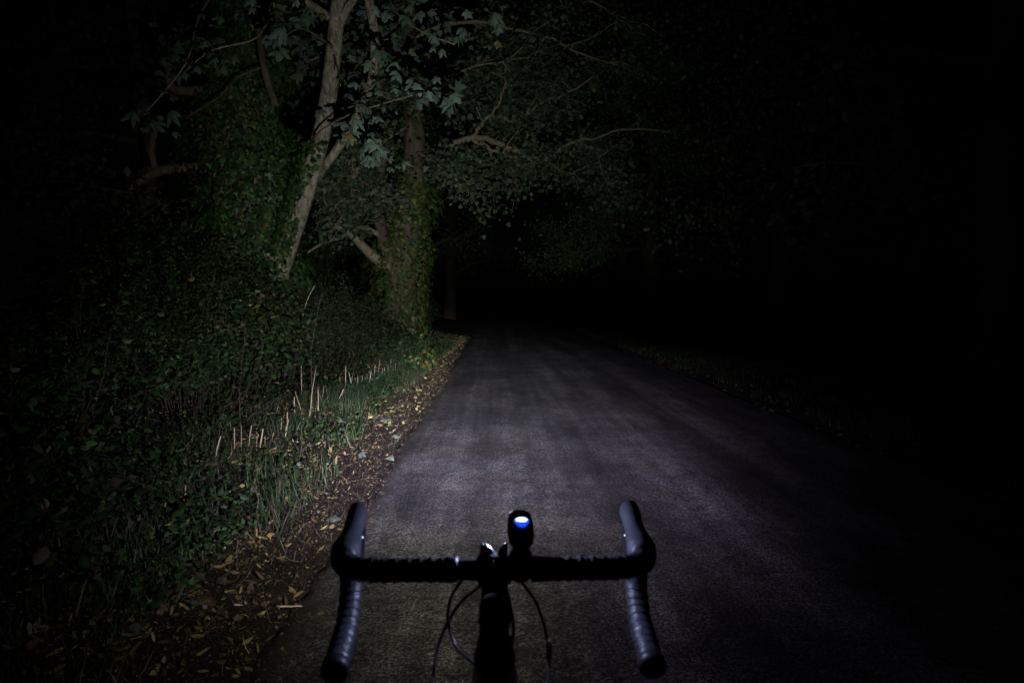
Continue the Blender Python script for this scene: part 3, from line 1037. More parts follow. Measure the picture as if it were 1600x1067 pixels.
def frame(N, D):
    N = N.normalized(); D = (D - N * N.dot(D)).normalized(); S_ = D.cross(N)
    return Matrix((S_, D, N)).transposed()


def leaf_obj(me, name, p, N, D, s, parent=None):
    o = bpy.data.objects.new(name, me); COL.objects.link(o)
    M_ = Matrix.Translation(p) @ frame(N, D).to_4x4() @ Matrix.Scale(s, 4)
    if parent is not None:
        o.parent = parent
        o.matrix_parent_inverse = Matrix.Translation(parent.location).inverted()
        o.matrix_basis = M_
    else:
        o.matrix_basis = M_
    return o


clusters = [(658, 142, 34, 20, 26, 7.2), (574, 172, 28, 34, 18, 7.4), (587, 236, 34, 18, 24, 7.3), (556, 205, 22, 20, 9, 7.4), (575, 118, 22, 26, 7, 7.6), (468, 22, 34, 24, 15, 7.3),
            (432, 62, 26, 32, 10, 7.1), (335, 75, 40, 46, 14, 6.9), (285, 112, 30, 40, 11, 6.8), (222, 185, 32, 24, 9, 6.6), (600, 80, 26, 34, 7, 7.6), (700, 62, 46, 40, 14, 7.4),
            (405, 18, 60, 20, 10, 7.2), (500, 168, 8, 12, 2, 7.8), (255, 190, 20, 24, 6, 6.7), (610, 14, 26, 18, 5, 7.6), (760, 30, 50, 40, 14, 7.6), (640, 20, 40, 30, 10, 7.6)]
for cx, cy, rx, ry_, n, Yc in clusters:
    for k in range(n):
        p = U(cx + random.gauss(0, .62) * rx, cy + random.gauss(0, .62) * ry_, Yc + random.uniform(-.35, .45))
        N = Vector((random.gauss(.05, .4), -.55 + random.gauss(0, .35), .75 + random.gauss(0, .35)))
        D = Vector((random.gauss(0, .7), -.5, -.45 + random.gauss(0, .3)))
        w = random.choices((0, 1, 2), (6, 3, .3))[0] + 3 * random.randrange(3)
        leaf_obj(SYC_ME[w], 'leaf', p, N, D, random.uniform(.05, .15), A)
LVA = Leaves()
tw = [wander(U(random.uniform(230, 720), random.uniform(-60, 120), 10.6), U(random.uniform(230, 740), random.uniform(-50, 150), 10.9 + random.uniform(-.5, 1.2)), 4, .2) for _ in range(46)]
leaf_cloud(LVA, tw, 16, .16, .13, [(.085, .12, .09), (.07, .11, .06), (.12, .11, .05)], [5, 4, .6])
LVA.build('crown', M_LEAF, A)

# --- ivy-clad tree to its left
xb = U(390, 520, 10.6)
B = empty('ivy_clad_tree', (xb.x, 10.6, gz(xb.x, 10.6)))
tag(B, 'thick trunk smothered in dark ivy left of the leaning sycamore', 'tree')
tB = [base(xb.x, 10.6)] + upts((388, 480, 10.6), (382, 380, 10.5), (376, 280, 10.5), (372, 190, 10.4), (384, 110, 10.4), (392, 20, 10.4), (396, -80, 10.4))
tpB = spline(tB, 8); trB = lerp_list([.48, .42, .36, .32, .28, .24, .2, .18], len(tpB))
MB().tube(tpB, trB, 22, rough=.06).build('trunk', M_BARK, B)
ivy_on(B, tpB, lerp_list([.44, .42, .38, .34, .28, .2, .14, .1], len(tpB)), 22000, .078, .36)
for pts, r0, r1 in [([(330, 262, 10.4), (300, 262, 10.2), (255, 266, 10), (225, 280, 9.8), (200, 300, 9.7)], .085, .04), ([(243, 266, 10), (238, 240, 10), (240, 205, 10)], .05, .035),
                    ([(372, 150, 10.4), (335, 140, 10), (290, 142, 9.8), (268, 136, 9.7), (262, 100, 9.7), (252, 55, 9.6)], .075, .04),
                    ([(396, -40, 10.3), (402, 20, 9.7), (408, 80, 9.5), (416, 120, 9.4), (430, 165, 9.5)], .035, .05),
                    ([(410, 105, 9.5), (370, 122, 9.3), (345, 150, 9.2), (290, 185, 9.1)], .018, .008)]:
    q = spline(upts(*pts), 5)
    MB().tube(q, polyline_r(q, r0, r1), 12, rough=.08).build('limb', M_BARK, B)

# --- second ivied tree, its boughs reach out over the lane
xb = U(634, 520, 14.2)
Ct = empty('roadside_tree', (xb.x, 14.2, gz(xb.x, 14.2)))
tag(Ct, 'ivy-wrapped tree nearest the lane with bare boughs arching over the road', 'tree')
bo = [
    (upts((645, 275, 14.2), (690, 240, 14.3), (737, 214, 14.5), (780, 226, 14.8), (830, 246, 15), (868, 240, 15.2), (892, 222, 15.4), (935, 214, 15.6), (990, 202, 15.8), (1050, 208, 16)), .075, .014),
    (upts((735, 215, 14.5), (766, 234, 14.6), (800, 247, 14.8), (842, 250, 15)), .045, .016),
    (upts((740, 214, 14.5), (755, 192, 14.4), (768, 178, 14.3), (786, 148, 14.2), (792, 105, 14)), .042, .012),
    (upts((765, 182, 14.4), (810, 188, 14.6), (850, 158, 14.8), (880, 150, 15), (930, 118, 15)), .035, .015),
    (upts((642, 60, 14.2), (720, 36, 14), (820, 48, 14.2), (900, 80, 14.5), (970, 105, 15)), .045, .012),
    (upts((645, 130, 14.2), (700, 120, 14), (760, 100, 14), (830, 90, 14.2)), .03, .01),
    (upts((638, -20, 14.2), (760, -40, 14), (900, -10, 14.5), (1000, 50, 15)), .045, .012),
    (upts((640, 200, 14.2), (610, 215, 13.8), (570, 250, 13.5), (545, 290, 13.4)), .04, .012),
    (upts((640, 240, 14.2), (680, 250, 13.8), (690, 262, 13.4)), .03, .01),
    (upts((602, 250, 14), (560, 262, 13.6), (525, 285, 13.4), (495, 315, 13.2)), .03, .01),
    (upts((596, 300, 13.9), (560, 300, 13.5), (525, 320, 13.3)), .025, .01),
    (upts((645, 160, 14.2), (600, 150, 13.6), (560, 120, 13.2), (530, 110, 13)), .035, .01),
    (upts((890, 222, 15.4), (930, 235, 15.6), (940, 260, 15.7), (960, 290, 15.8)), .02, .008),
]
tC = [base(xb.x - .15, 14.2)] + upts((625, 500, 14.2), (628, 420, 14.2), (640, 330, 14.2), (648, 262, 14.2), (645, 170, 14.2), (640, 80, 14.2), (634, -60, 14.2), (634, -160, 14.2))
tpC, trC = make_tree(Ct, tC, [.42, .34, .3, .26, .22, .18, .16, .14, .1], M_BARK, bo, 12, (.4, 1.25), 30, .07,
                     [(.082, .118, .08), (.062, .10, .05), (.11, .11, .045)], [6, 4, 1], bark2=M_BARK_BRANCH, twig_r=.016, bias=(.1, 1.2, .4), face=(-.1, -.7, .7))
q = spline(upts((618, 430, 14.1), (600, 380, 14), (592, 330, 13.9), (592, 285, 13.9), (602, 235, 14)), 5)
MB().tube(q, polyline_r(q, .12, .07), 14, rough=.06).build('limb', M_BARK, Ct)
for pts, r0, r1 in [([(615, 425, 14), (585, 402, 13.8), (566, 384, 13.7), (545, 364, 13.6), (515, 349, 13.5)], .11, .05), ([(600, 372, 14), (575, 358, 13.8), (545, 352, 13.6), (525, 346, 13.5)], .05, .03),
                    ([(545, 364, 13.6), (530, 372, 13.5), (505, 380, 13.4), (480, 395, 13.3)], .035, .02)]:
    q = spline(upts(*pts), 5)
    MB().tube(q, polyline_r(q, r0, r1), 12, rough=.08).build('limb', M_BARK_BRANCH, Ct)
ivy_on(Ct, tpC, [r * 1.05 + .03 for r in trC], 11000, .08, .24, z1=U(640, 290, 14.2).z,
       cols=[(.045, .085, .02), (.07, .105, .022), (.028, .055, .018), (.14, .12, .025), (.13, .085, .05)], probs=[4, 4, 2, 1.2, .5])

ivy_on(Ct, tpC, [r * 1.05 for r in trC], 4200, .08, .16, z0=U(640, 292, 14.2).z, z1=U(640, 120, 14.2).z, side=lambda P, a: vnoise(P[:, 2] * 2.2 + a, a * 1.5, 71) > -.15,
       cols=[(.045, .085, .02), (.06, .09, .03), (.028, .055, .018), (.12, .10, .03)], probs=[4, 4, 2, 1])
# --- further trees


def far_tree(name, label, x, y, h, r, n_b, lean, cols, probs, per=18, leaf=.085, reach=(2.0, 3.8), low=.3, bias=0.0, ivy=0, bark=None):
    root = empty(name, (x, y, gz(x, y)))
    tag(root, label, 'tree')
    b0 = base(x, y)
    tp = [b0 + Vector((lean * t * h + random.gauss(0, .06), random.gauss(0, .06), t * h)) for t in (0, .15, .3, .45, .6, .8, 1)]
    bs = []
    for k in range(n_b):
        t = low + (1 - low) * (k + random.random() * .6) / n_b
        p = b0 + Vector((lean * t * h, 0, t * h))
        a = random.uniform(0, 2 * math.pi)
        v = Vector((math.cos(a) + bias, math.sin(a) * .9 - .15, random.uniform(-.1, .5))).normalized()
        ln = random.uniform(*reach) * (1.15 - .4 * t)
        m1 = p + v * ln * .5 + Vector((0, 0, random.uniform(-.1, .35)))
        e = p + v * ln + Vector((0, 0, random.uniform(-.7, .2)))
        bs.append(([p, m1, e], r * .4 * (1.2 - t * .6), .02))
    tps, trs = make_tree(root, tp, [r * q for q in (1.35, 1.05, .95, .85, .7, .45, .2)], bark or M_BARK_DARK, bs, 9, (.6, 1.5), per, leaf, cols, probs, spread=.25, twig_r=.014, sides=8, tmpl=OVAL)
    if ivy:
        ivy_on(root, tps, [q * 1.05 for q in trs], ivy, .09, .16, z1=4.2)
    return root


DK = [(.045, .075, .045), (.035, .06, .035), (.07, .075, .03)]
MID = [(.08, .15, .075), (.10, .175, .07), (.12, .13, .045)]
PR = [5, 4, 1]
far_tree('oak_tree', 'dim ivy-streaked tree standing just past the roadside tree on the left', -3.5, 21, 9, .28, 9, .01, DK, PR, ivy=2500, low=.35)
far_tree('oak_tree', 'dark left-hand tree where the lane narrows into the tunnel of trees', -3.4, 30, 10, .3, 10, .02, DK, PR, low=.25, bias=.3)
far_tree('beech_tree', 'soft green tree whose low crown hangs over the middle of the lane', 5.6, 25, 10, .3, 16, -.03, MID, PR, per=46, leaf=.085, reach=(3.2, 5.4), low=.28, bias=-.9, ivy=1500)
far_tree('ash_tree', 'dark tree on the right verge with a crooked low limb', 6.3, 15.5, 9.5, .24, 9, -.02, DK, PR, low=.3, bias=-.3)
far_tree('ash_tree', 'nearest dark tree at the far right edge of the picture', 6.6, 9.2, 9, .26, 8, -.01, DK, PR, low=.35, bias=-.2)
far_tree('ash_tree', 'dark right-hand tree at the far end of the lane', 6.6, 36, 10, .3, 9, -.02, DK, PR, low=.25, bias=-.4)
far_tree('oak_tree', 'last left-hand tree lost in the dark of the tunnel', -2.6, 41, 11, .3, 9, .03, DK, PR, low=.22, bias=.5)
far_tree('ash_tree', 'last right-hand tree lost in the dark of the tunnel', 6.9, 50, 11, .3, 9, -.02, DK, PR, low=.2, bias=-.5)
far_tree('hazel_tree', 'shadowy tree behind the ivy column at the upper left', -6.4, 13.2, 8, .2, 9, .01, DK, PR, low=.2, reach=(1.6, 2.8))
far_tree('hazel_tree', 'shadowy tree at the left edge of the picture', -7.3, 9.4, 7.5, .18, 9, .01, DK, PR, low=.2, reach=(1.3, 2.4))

# ---------------------------------------------------------------- undergrowth shrubs
M_SHRUB_LEAF = [plain_mat('bramble_leaf', (.035, .075, .028), .5, .35, noise=.35, scale=6, objrand=.4),
                plain_mat('bramble_leaf_grey', (.075, .11, .07), .55, .3, noise=.3, scale=6, objrand=.3),
                plain_mat('dead_leaf_tan', (.17, .135, .095), .75, .2, noise=.35, scale=6, objrand=.35)]
SH_ME = []
for k, (tm, fo) in enumerate((('o', .3), ('s', .3))):
    V0, T0 = (fan([(0, 0), (.24, .18), (.33, .48), (.21, .78), (0, 1)], .4, .25) if tm == 'o' else fan(SYC_OUT, .4, .3))
    for mt in M_SHRUB_LEAF:
        me = tri_mesh('leaf', V0, T0); me.materials.append(mt); SH_ME.append(me)


def shrub(name, label, x, y, h, rx, ry_, canes, per, leaf, cols, probs, big=0, biglen=(.05, .09), tmpl=OVAL, group=None, fine=.5):
    root = empty(name, (x, y, gz(x, y)))
    tag(root, label, 'shrub', group)
    mb_ = MB(); tws = []
    for k in range(canes):
        a = random.uniform(0, 2 * math.pi); rr = math.sqrt(random.random())
        bx_, by_ = x + math.cos(a) * rr * rx * .55, y + math.sin(a) * rr * ry_ * .55
        b0 = Vector((bx_, by_, gz(bx_, by_) - .03))
        hh = h * random.uniform(.45, 1.0) * (1.1 - .35 * rr)
        out = Vector((math.cos(a) * rx, math.sin(a) * ry_, 0)) * random.uniform(.25, .6)
        top = b0 + out * .6 + Vector((random.gauss(0, .08), random.gauss(0, .08), hh))
        tip = b0 + out * 1.15 + Vector((random.gauss(0, .15), random.gauss(0, .15), hh * random.uniform(.55, .95)))
        q_ = spline([b0, b0.lerp(top, .55) + out * .1, top, tip], 4)
        mb_.tube(q_, polyline_r(q_, random.uniform(.004, .009), .002), 5, cap=False)
        tws.append(q_[3:])
        for s_ in sub_branches(q_, 3, .15, .45, drop=-.1, start=.3):
            mb_.tube(s_, polyline_r(s_, .003, .0012), 4, cap=False); tws.append(s_)
    mb_.build('stems', M_STEM, root)
    LV = Leaves()
    leaf_cloud(LV, tws, per, .055, leaf, cols, probs, tmpl, face=(.05, -.22, .95), facew=1.0)
    leaf_cloud(LV, tws, per, .09, leaf * .55, cols, probs, LANCE, face=(.1, -.35, .85), facew=.8)
    LV.build('foliage', M_LEAF, root)
    for k in range(big):
        tw_ = random.choice(tws); p = tw_[random.randrange(len(tw_))] + Vector((random.gauss(.06, .06), random.gauss(-.10, .08), random.gauss(.03, .06)))
        N = Vector((random.gauss(.1, .45), -.45 + random.gauss(0, .4), .8 + random.gauss(0, .35)))
        D = Vector((random.gauss(0, .7), -.3, -.5 + random.gauss(0, .4)))
        w = random.choices((0, 1, 2), (4, 1.6, 1.3))[0] + 3 * (random.random() < .15)
        leaf_obj(SH_ME[w], 'leaf', p, N, D, random.uniform(*biglen), root)
    return root


BR = [(.024, .058, .016), (.036, .07, .018), (.013, .03, .011), (.15, .12, .08), (.06, .085, .055)]
BP = [5, 4, 3, 1.0, 1.2]
GR = [(.045, .075, .034), (.07, .095, .052), (.025, .045, .02), (.13, .11, .06)]
GP = [4, 4, 3, .7]
shrub('bramble_bush', 'dark bramble bush at the left edge of the picture', -3.35, 5.0, 1.25, 1.0, .9, 46, 30, .045, BR, BP, 14)
shrub('bramble_bush', 'leafy bramble bank in front of the ivy-clad trunk', -3.0, 6.9, 1.7, 1.0, .8, 64, 34, .045, BR, BP, 36)
shrub('bramble_bush', 'bramble with pale dead leaves right behind the first cut stalks', -2.95, 7.9, 1.55, .75, .7, 58, 34, .045, BR, [5, 4, 3, 2.2, 1.4], 44)
shrub('bramble_bush', 'tall bramble sprawling at the far left under the shadowy tree', -4.5, 7.2, 1.9, 1.1, 1.0, 56, 30, .045, BR, BP, 16)
shrub('willow_bush', 'tall loose bush of thin leaves rising against the ivy-clad trunk', -3.75, 8.5, 2.15, .8, .6, 22, 22, .085, GR, GP, 0, (.05, .08), LANCE)
shrub('privet_bush', 'grey-green small-leaved bush below the leaning sycamore', -2.95, 9.7, 1.4, .8, .8, 66, 38, .045, GR, GP, 30, (.045, .075), LANCE)
shrub('privet_bush', 'feathery green bush between the leaning sycamore and the roadside tree', -2.75, 11.6, 1.45, .8, .9, 60, 34, .055, GR, GP, 30, (.045, .075), LANCE)
shrub('elder_bush', 'dim bush at the foot of the roadside tree', -2.5, 13.8, 1.2, .7, .8, 46, 30, .06, GR, GP)
shrub('elder_bush', 'low dark bush hiding the foot of the roadside tree', -2.0, 12.9, .85, .5, .5, 40, 30, .055, BR, BP)
shrub('elder_bush', 'dark bush in the gap behind the grassy verge on the left', -2.5, 17.0, 1.3, .8, 1.2, 44, 30, .07, BR, BP)
shrub('elder_bush', 'last dark bush on the left before the lane disappears', -2.6, 23, 1.5, .9, 1.6, 40, 30, .08, BR, BP)
shrub('hawthorn_bush', 'tall dark bush behind the leaning sycamore', -4.6, 16.2, 3.6, 1.4, .9, 80, 34, .06, BR, BP)
shrub('hawthorn_bush', 'dark bush under the limbs at the upper left', -5.2, 9.8, 2.1, 1.1, .9, 54, 28, .06, BR, BP)
shrub('hawthorn_bush', 'dim bush on the right verge beside the dark tree', 6.2, 13.0, 1.3, 1.0, 1.4, 40, 26, .07, BR, BP)
shrub('hawthorn_bush', 'dim low bush further along the right verge', 6.0, 20.0, 1.4, 1.0, 2.0, 40, 26, .08, BR, BP)
shrub('fern_clump', 'low leafy clump in the darkness of the bottom left corner', -2.6, 3.3, .6, .7, .8, 30, 24, .05, BR, BP, 20)

# ---------------------------------------------------------------- grass and herbs on the verges
def blades(name, n, xf, yr, hl, cols, probs, dens=None, lean=.35):
    y = yr[0] + (yr[1] - yr[0]) * rng.random(n) ** 1.35
    x = xf(y, n)
    if dens is not None:
        k_ = rng.random(n) < dens(x, y); x = x[k_]; y = y[k_]
    n = len(x)
    P = np.stack([x, y, ground_z(x, y) - .01], 1)
    a = rng.random(n) * 2 * math.pi
    ln_ = lean * (.5 + 2.2 * rng.random(n) ** 2)
    D = np.stack([np.cos(a) * ln_, np.sin(a) * ln_, np.ones(n)], 1) + rand_dirs(n) * .3
    N = np.stack([np.cos(a), np.sin(a), np.full(n, .25)], 1)
    s = hl[0] + (hl[1] - hl[0]) * rng.random(n) ** 1.6
    LV = Leaves()
    LV.add((BLADE_V, BLADE_T), P, s, N, D, palette(n, cols, probs, .3) * .62, width=.004 + .005 * rng.random(n))
    o = LV.build(name, M_GRASS)
    return o


GC = [(.05, .10, .03), (.07, .12, .04), (.035, .07, .022), (.18, .15, .085), (.06, .11, .06)]
GQ = [4, 3, 3, 2.2, 1.0]


def tuft(x, y):
    return np.clip(.45 + .9 * vnoise(x * 2.4, y * 1.6, 31) + .5 * vnoise(x * 6, y * 6, 32), 0, 1)


o = blades('verge_grass', 38000, lambda y, n: -1.38 - rng.random(n) ** .8 * np.interp(y, [1, 6, 12, 30], [1.3, 1.1, .75, .9]) + np.interp(y, [1, 6, 10, 16, 30], [.0, .0, .1, .22, .35]), (1.4, 26), (.03, .17), GC, GQ, tuft, .6)
tag(o, 'patchy green grass along the left verge between litter and brambles', 'grass')
o = blades('verge_grass', 11000, lambda y, n: -1.55 - rng.random(n) * .45 + np.interp(y, [8, 16], [0, .2]), (8.2, 14), (.04, .20), [(.045, .10, .04), (.06, .12, .05), (.12, .11, .06), (.03, .06, .025)], [4, 3, 1, 2], lambda x, y: np.clip(.55 + .9 * vnoise(x * 4, y * 3, 33), 0, 1), .5)
tag(o, 'thick strip of taller grass beside the last cut stalks', 'grass')
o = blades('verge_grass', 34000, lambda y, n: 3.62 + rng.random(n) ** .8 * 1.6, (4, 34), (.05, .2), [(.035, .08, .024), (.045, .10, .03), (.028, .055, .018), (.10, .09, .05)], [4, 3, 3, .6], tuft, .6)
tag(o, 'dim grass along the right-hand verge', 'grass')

o = blades('verge_grass', 9000, lambda y, n: edge_l(y) - .35 - .75 * rng.random(n) ** .7, (1.8, 9), (.06, .24), [(.06, .115, .04), (.045, .09, .03), (.2, .17, .1), (.12, .11, .06)], [4, 3, 1.5, 1.2],
           lambda x, y: np.clip(vnoise(x * 3.1, y * 2.2, 35) * 2.2 - .35, 0, 1), 1.1)
tag(o, 'ragged bent grass tufts sprawling over the mud beside the road', 'grass')

# herbs: low broad leaves
def herbs(name, label, n, xf, yr, size, cols, probs, tmpl, seed):
    y = yr[0] + (yr[1] - yr[0]) * rng.random(n) ** 1.3
    x = xf(y, n)
    k_ = rng.random(n) < np.clip(.5 + 1.2 * vnoise(x * 2.0, y * 1.5, seed), 0, 1); x = x[k_]; y = y[k_]; n = len(x)
    P = np.stack([x, y, ground_z(x, y) + .01 + .13 * rng.random(n) ** 1.5], 1)
    N = rand_dirs(n) * .55 + np.array([0, -.35, .8])
    D = rand_dirs(n)
    LV = Leaves(); LV.add(tmpl, P, size * (.5 + .9 * rng.random(n)), N, D, palette(n, cols, probs, .35) * .6)
    o_ = LV.build(name, M_LEAF); tag(o_, label, 'ground cover')


herbs('ground_cover', 'low green weeds and ivy creeping over the left verge', 17000, lambda y, n: -1.4 - rng.random(n) * 1.4 + np.interp(y, [1, 12, 25], [0, .1, .35]), (2.9, 20), .03,
      [(.035, .08, .022), (.05, .11, .03), (.025, .055, .02), (.09, .12, .09)], [4, 3, 3, .8], IVY, 41)
herbs('ground_cover', 'broad-leaved weeds growing among the cut stalks', 4200, lambda y, n: -1.5 - rng.random(n) * 1.0 + np.interp(y, [1, 12, 25], [0, .1, .3]), (3.5, 15), .045,
      [(.04, .085, .024), (.055, .115, .03), (.03, .06, .02), (.10, .12, .08)], [4, 3, 3, .8], OVAL, 43)
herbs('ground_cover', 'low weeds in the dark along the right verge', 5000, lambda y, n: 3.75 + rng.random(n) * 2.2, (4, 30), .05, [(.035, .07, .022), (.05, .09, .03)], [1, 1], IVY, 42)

# ---------------------------------------------------------------- cut stalks
ST_LIST = [  # base pixel, top pixel, bleached
    (337, 722, 345, 681, 0), (366, 705, 366, 668, 0), (377, 704, 377, 664, 0), (389, 700, 393, 664, 0), (401, 698, 404, 678, 0), (406, 699, 411, 670, 0), (411, 699, 414, 682, 0),
    (439, 674, 440, 653, 0), (443, 668, 444, 648, 0), (446, 684, 451, 655, 0), (447, 678, 449, 644, 0), (461, 647, 460, 620, 0), (471, 642, 461, 611, 0),
    (484, 627, 494, 572, 1), (485, 646, 488, 610, 0), (497, 646, 497, 608, 0), (501, 632, 506, 603, 0), (482, 656, 483, 640, 0), (531, 612, 531, 588, 0), (541, 612, 540, 571, 0),
    (545, 608, 552, 582, 0), (551, 612, 545, 581, 1), (559, 610, 559, 587, 0), (534, 634, 534, 614, 0), (523, 634, 537, 608, 0), (565, 602, 566, 588, 0), (577, 599, 580, 580, 1), (580, 598, 582, 584, 0),
    (584, 596, 586, 570, 0), (591, 588, 593, 562, 0), (574, 602, 573, 584, 0), (611, 578, 611, 560, 0), (625, 567, 625, 557, 1), (628, 578, 629, 566, 0), (600, 590, 601, 574, 0), (606, 586, 606, 570, 0), (617, 582, 618, 568, 0),
    (596, 592, 598, 576, 0), (556, 606, 555, 590, 0), (570, 604, 571, 590, 0), (287, 782, 290, 758, 0), (255, 810, 259, 785, 0), (268, 812, 274, 788, 0), (426, 690, 428, 676, 0)]
for bx_, by_, tx, ty, pale in ST_LIST:
    # the verge rises, so search the ground under the stalk's foot
    p0 = G(bx_, by_)
    if p0.y > 16:
        p0 = U(bx_, by_, 13.5)
    top = U(tx, ty, p0.y + random.uniform(-.02, .02))
    r = random.uniform(.0032, .0058)
    mid = p0.lerp(top, .5) + Vector((random.gauss(0, .006), 0, 0))
    # short foot buried in the ground
    foot = p0 - (top - p0).normalized() * .05; foot.z = min(foot.z, gz(foot.x, foot.y) - .02)
    mb_ = MB().tube([foot, p0, mid, top], [r, r, r * .9, r * .85], 9, rough=.05)
    o = mb_.build('cut_stalk', M_STALK_PALE if pale else M_STALK)
    def clus(v):
        return next(k for k, lim in enumerate((300, 430, 475, 510, 570, 9999)) if v < lim)
    special = {(337, 722): 'lone tan cut stalk nearest on the verge, leaning right', (484, 627): 'long bleached curved stalk, tallest of the cut stalks',
               (523, 634): 'slanting broken stalk lying across upright cut stalks'}
    if (bx_, by_) in special:
        lb = special[(bx_, by_)]
    else:
        mates = sorted(q_[0] + q_[1] * .001 for q_ in ST_LIST if clus(q_[0]) == clus(bx_) and (q_[0], q_[1]) not in special)
        nth = ('first', 'second', 'third', 'fourth', 'fifth', 'sixth', 'seventh', 'eighth', 'ninth', 'tenth', 'eleventh', 'twelfth', 'thirteenth', 'fourteenth', 'fifteenth', 'sixteenth', 'seventeenth')[mates.index(bx_ + by_ * .001)]
        lb = nth + ' ' + ('dim stalk from the left near the dark lower left verge', 'tan stalk from the left in the nearest cluster of cut stalks', 'thin stalk from the left in the second cluster of cut stalks',
                          'tan stalk from the left close around the long bleached stalk', 'tan stalk from the left in the dense middle row', 'small stalk from the left at the far end beside the grass')[clus(bx_)]
    tag(o, lb, 'stalk', 'cut stalks along the left verge')

# tall dry stems rising from the bush
for k, pts in enumerate([[(470, 530, 8.6), (474, 490, 8.6), (482, 465, 8.6), (492, 446, 8.6)], [(486, 548, 8.2), (494, 500, 8.2), (500, 470, 8.2), (505, 455, 8.2)], [(374, 610, 6.6), (378, 560, 6.6), (382, 530, 6.6), (384, 502, 6.6)]]):
    q = spline(upts(*pts), 5); f0 = q[0].copy(); f0.z = gz(f0.x, f0.y) - .03
    o = MB().tube([f0] + q, [.006] + polyline_r(q, .0055, .003), 7, rough=.08).build('dry_stem', M_STALK if k == 0 else M_TWIG)
    tag(o, ['pale thin stem arching out of the grey-green bush', 'second thin stem standing beside the pale arching stem', 'upright thin brown stem in front of the bramble bank'][k], 'stem')
# heap of dead twigs
hp = G(362, 656)
root = empty('twig_heap', hp); tag(root, 'tangle of dead brown twigs under the bramble bank', 'twigs')
for k in range(34):
    a = random.uniform(0, 2 * math.pi); ln = random.uniform(.15, .4)
    c = hp + Vector((random.gauss(0, .2), random.gauss(0, .12), random.uniform(.02, .16)))
    d = Vector((math.cos(a), math.sin(a) * .5, random.uniform(-.15, .9))).normalized()
    MB().tube(wander(c - d * ln * .4, c + d * ln * .6, 4, .2), [.0035, .003, .003, .002, .0015], 5).build('twig', M_TWIG, root)

# ---------------------------------------------------------------- leaf litter
CLUMP, CLUMP2 = G(345, 872), G(235, 980)      # the two drifts of dry leaves on the near verge


def litter_density(x, y):
    dl = edge_l(y) - x
    base_ = np.interp(dl, [-.25, -.04, .02, .2, .45, .9, 1.5, 2.2], [0.0, .02, .16, .22, .6, 1.0, .85, .35])
    base_ = base_ + 1.6 * np.exp(-((x - CLUMP.x) / .22) ** 2 - ((y - CLUMP.y) / .45) ** 2) + 1.0 * np.exp(-((x - CLUMP2.x) / .3) ** 2 - ((y - CLUMP2.y) / .4) ** 2)
    far = np.interp(y, [1, 6, 9, 30], [0, .05, .5, .6]) * np.exp(-((dl - .25) / .2) ** 2)
    return np.clip((base_ + far) * (.35 + .9 * (vnoise(x * 2.2, y * 1.8, 51) * .5 + .5) + .35 * vnoise(x * 7, y * 6, 52)), 0, 1)


n = 46000
y = 1.3 + 26 * rng.random(n) ** 1.8
x = -.7 - 2.3 * rng.random(n)
k_ = rng.random(n) < litter_density(x, y); x = x[k_]; y = y[k_]; n = len(x)
onroad = x > edge_l(y)
z = np.where(onroad, road_z(x, y), ground_z(x, y)) + .006 + .022 * rng.random(n) * (~onroad)
P = np.stack([x, y, z], 1)
N = rand_dirs(n) * .75 + np.array([0, -.15, .8]); N[onroad] = N[onroad] * .3 + np.array([0, 0, 1.0])
D = rand_dirs(n); D[:, 2] *= .2
sp = rng.choice(4, n, p=[.44, .21, .003, .347])          # 0 narrow, 1 small oval, 2 lobed, 3 shred
size = np.choose(sp, [.016 + .05 * rng.random(n) ** 1.7, .014 + .034 * rng.random(n) ** 1.5, .06 + .05 * rng.random(n), .012 + .016 * rng.random(n)])
LC = [(.31, .25, .09), (.24, .185, .075), (.15, .10, .055), (.085, .058, .038), (.26, .28, .10), (.27, .25, .20), (.24, .12, .06)]
LP = [2.2, 2.4, 4, 6, 1.2, 1.4, .15]
LC2 = [(.20, .24, .20), (.14, .19, .13), (.22, .19, .12)]
px_, py_, dep = project(P)
vis = (px_ > 0) & (px_ < 1600) & (py_ > 0) & (py_ < 1067)
score = np.where(vis, size / dep, 0) * np.where(px_ < 120, .3, 1)
# spread individuals over the lit verge as well as the near corner
order = np.argsort(-score)
ind = order[:290]
isind = np.zeros(n, bool); isind[ind] = True
LV = Leaves()
for s_, tm in ((0, LANCE), (1, OVAL), (2, SYC), (3, LANCE)):
    q = (~isind) & (sp == s_)
    if q.any():
        cc = palette(q.sum(), LC if s_ != 2 else LC2, LP if s_ != 2 else [3, 2, 2], .3) * .75
        fresh = rng.random(q.sum()) < np.interp(y[q], [4, 7], [.04, .24])          # newly fallen yellow leaves further along
        cc[fresh] = palette(int(fresh.sum()), [(.33, .285, .11), (.27, .29, .11), (.34, .28, .15)], [3, 2, 1], .2)
        LV.add(tm, P[q], size[q] * np.where(fresh, 1.25, 1.0), N[q], D[q], cc)
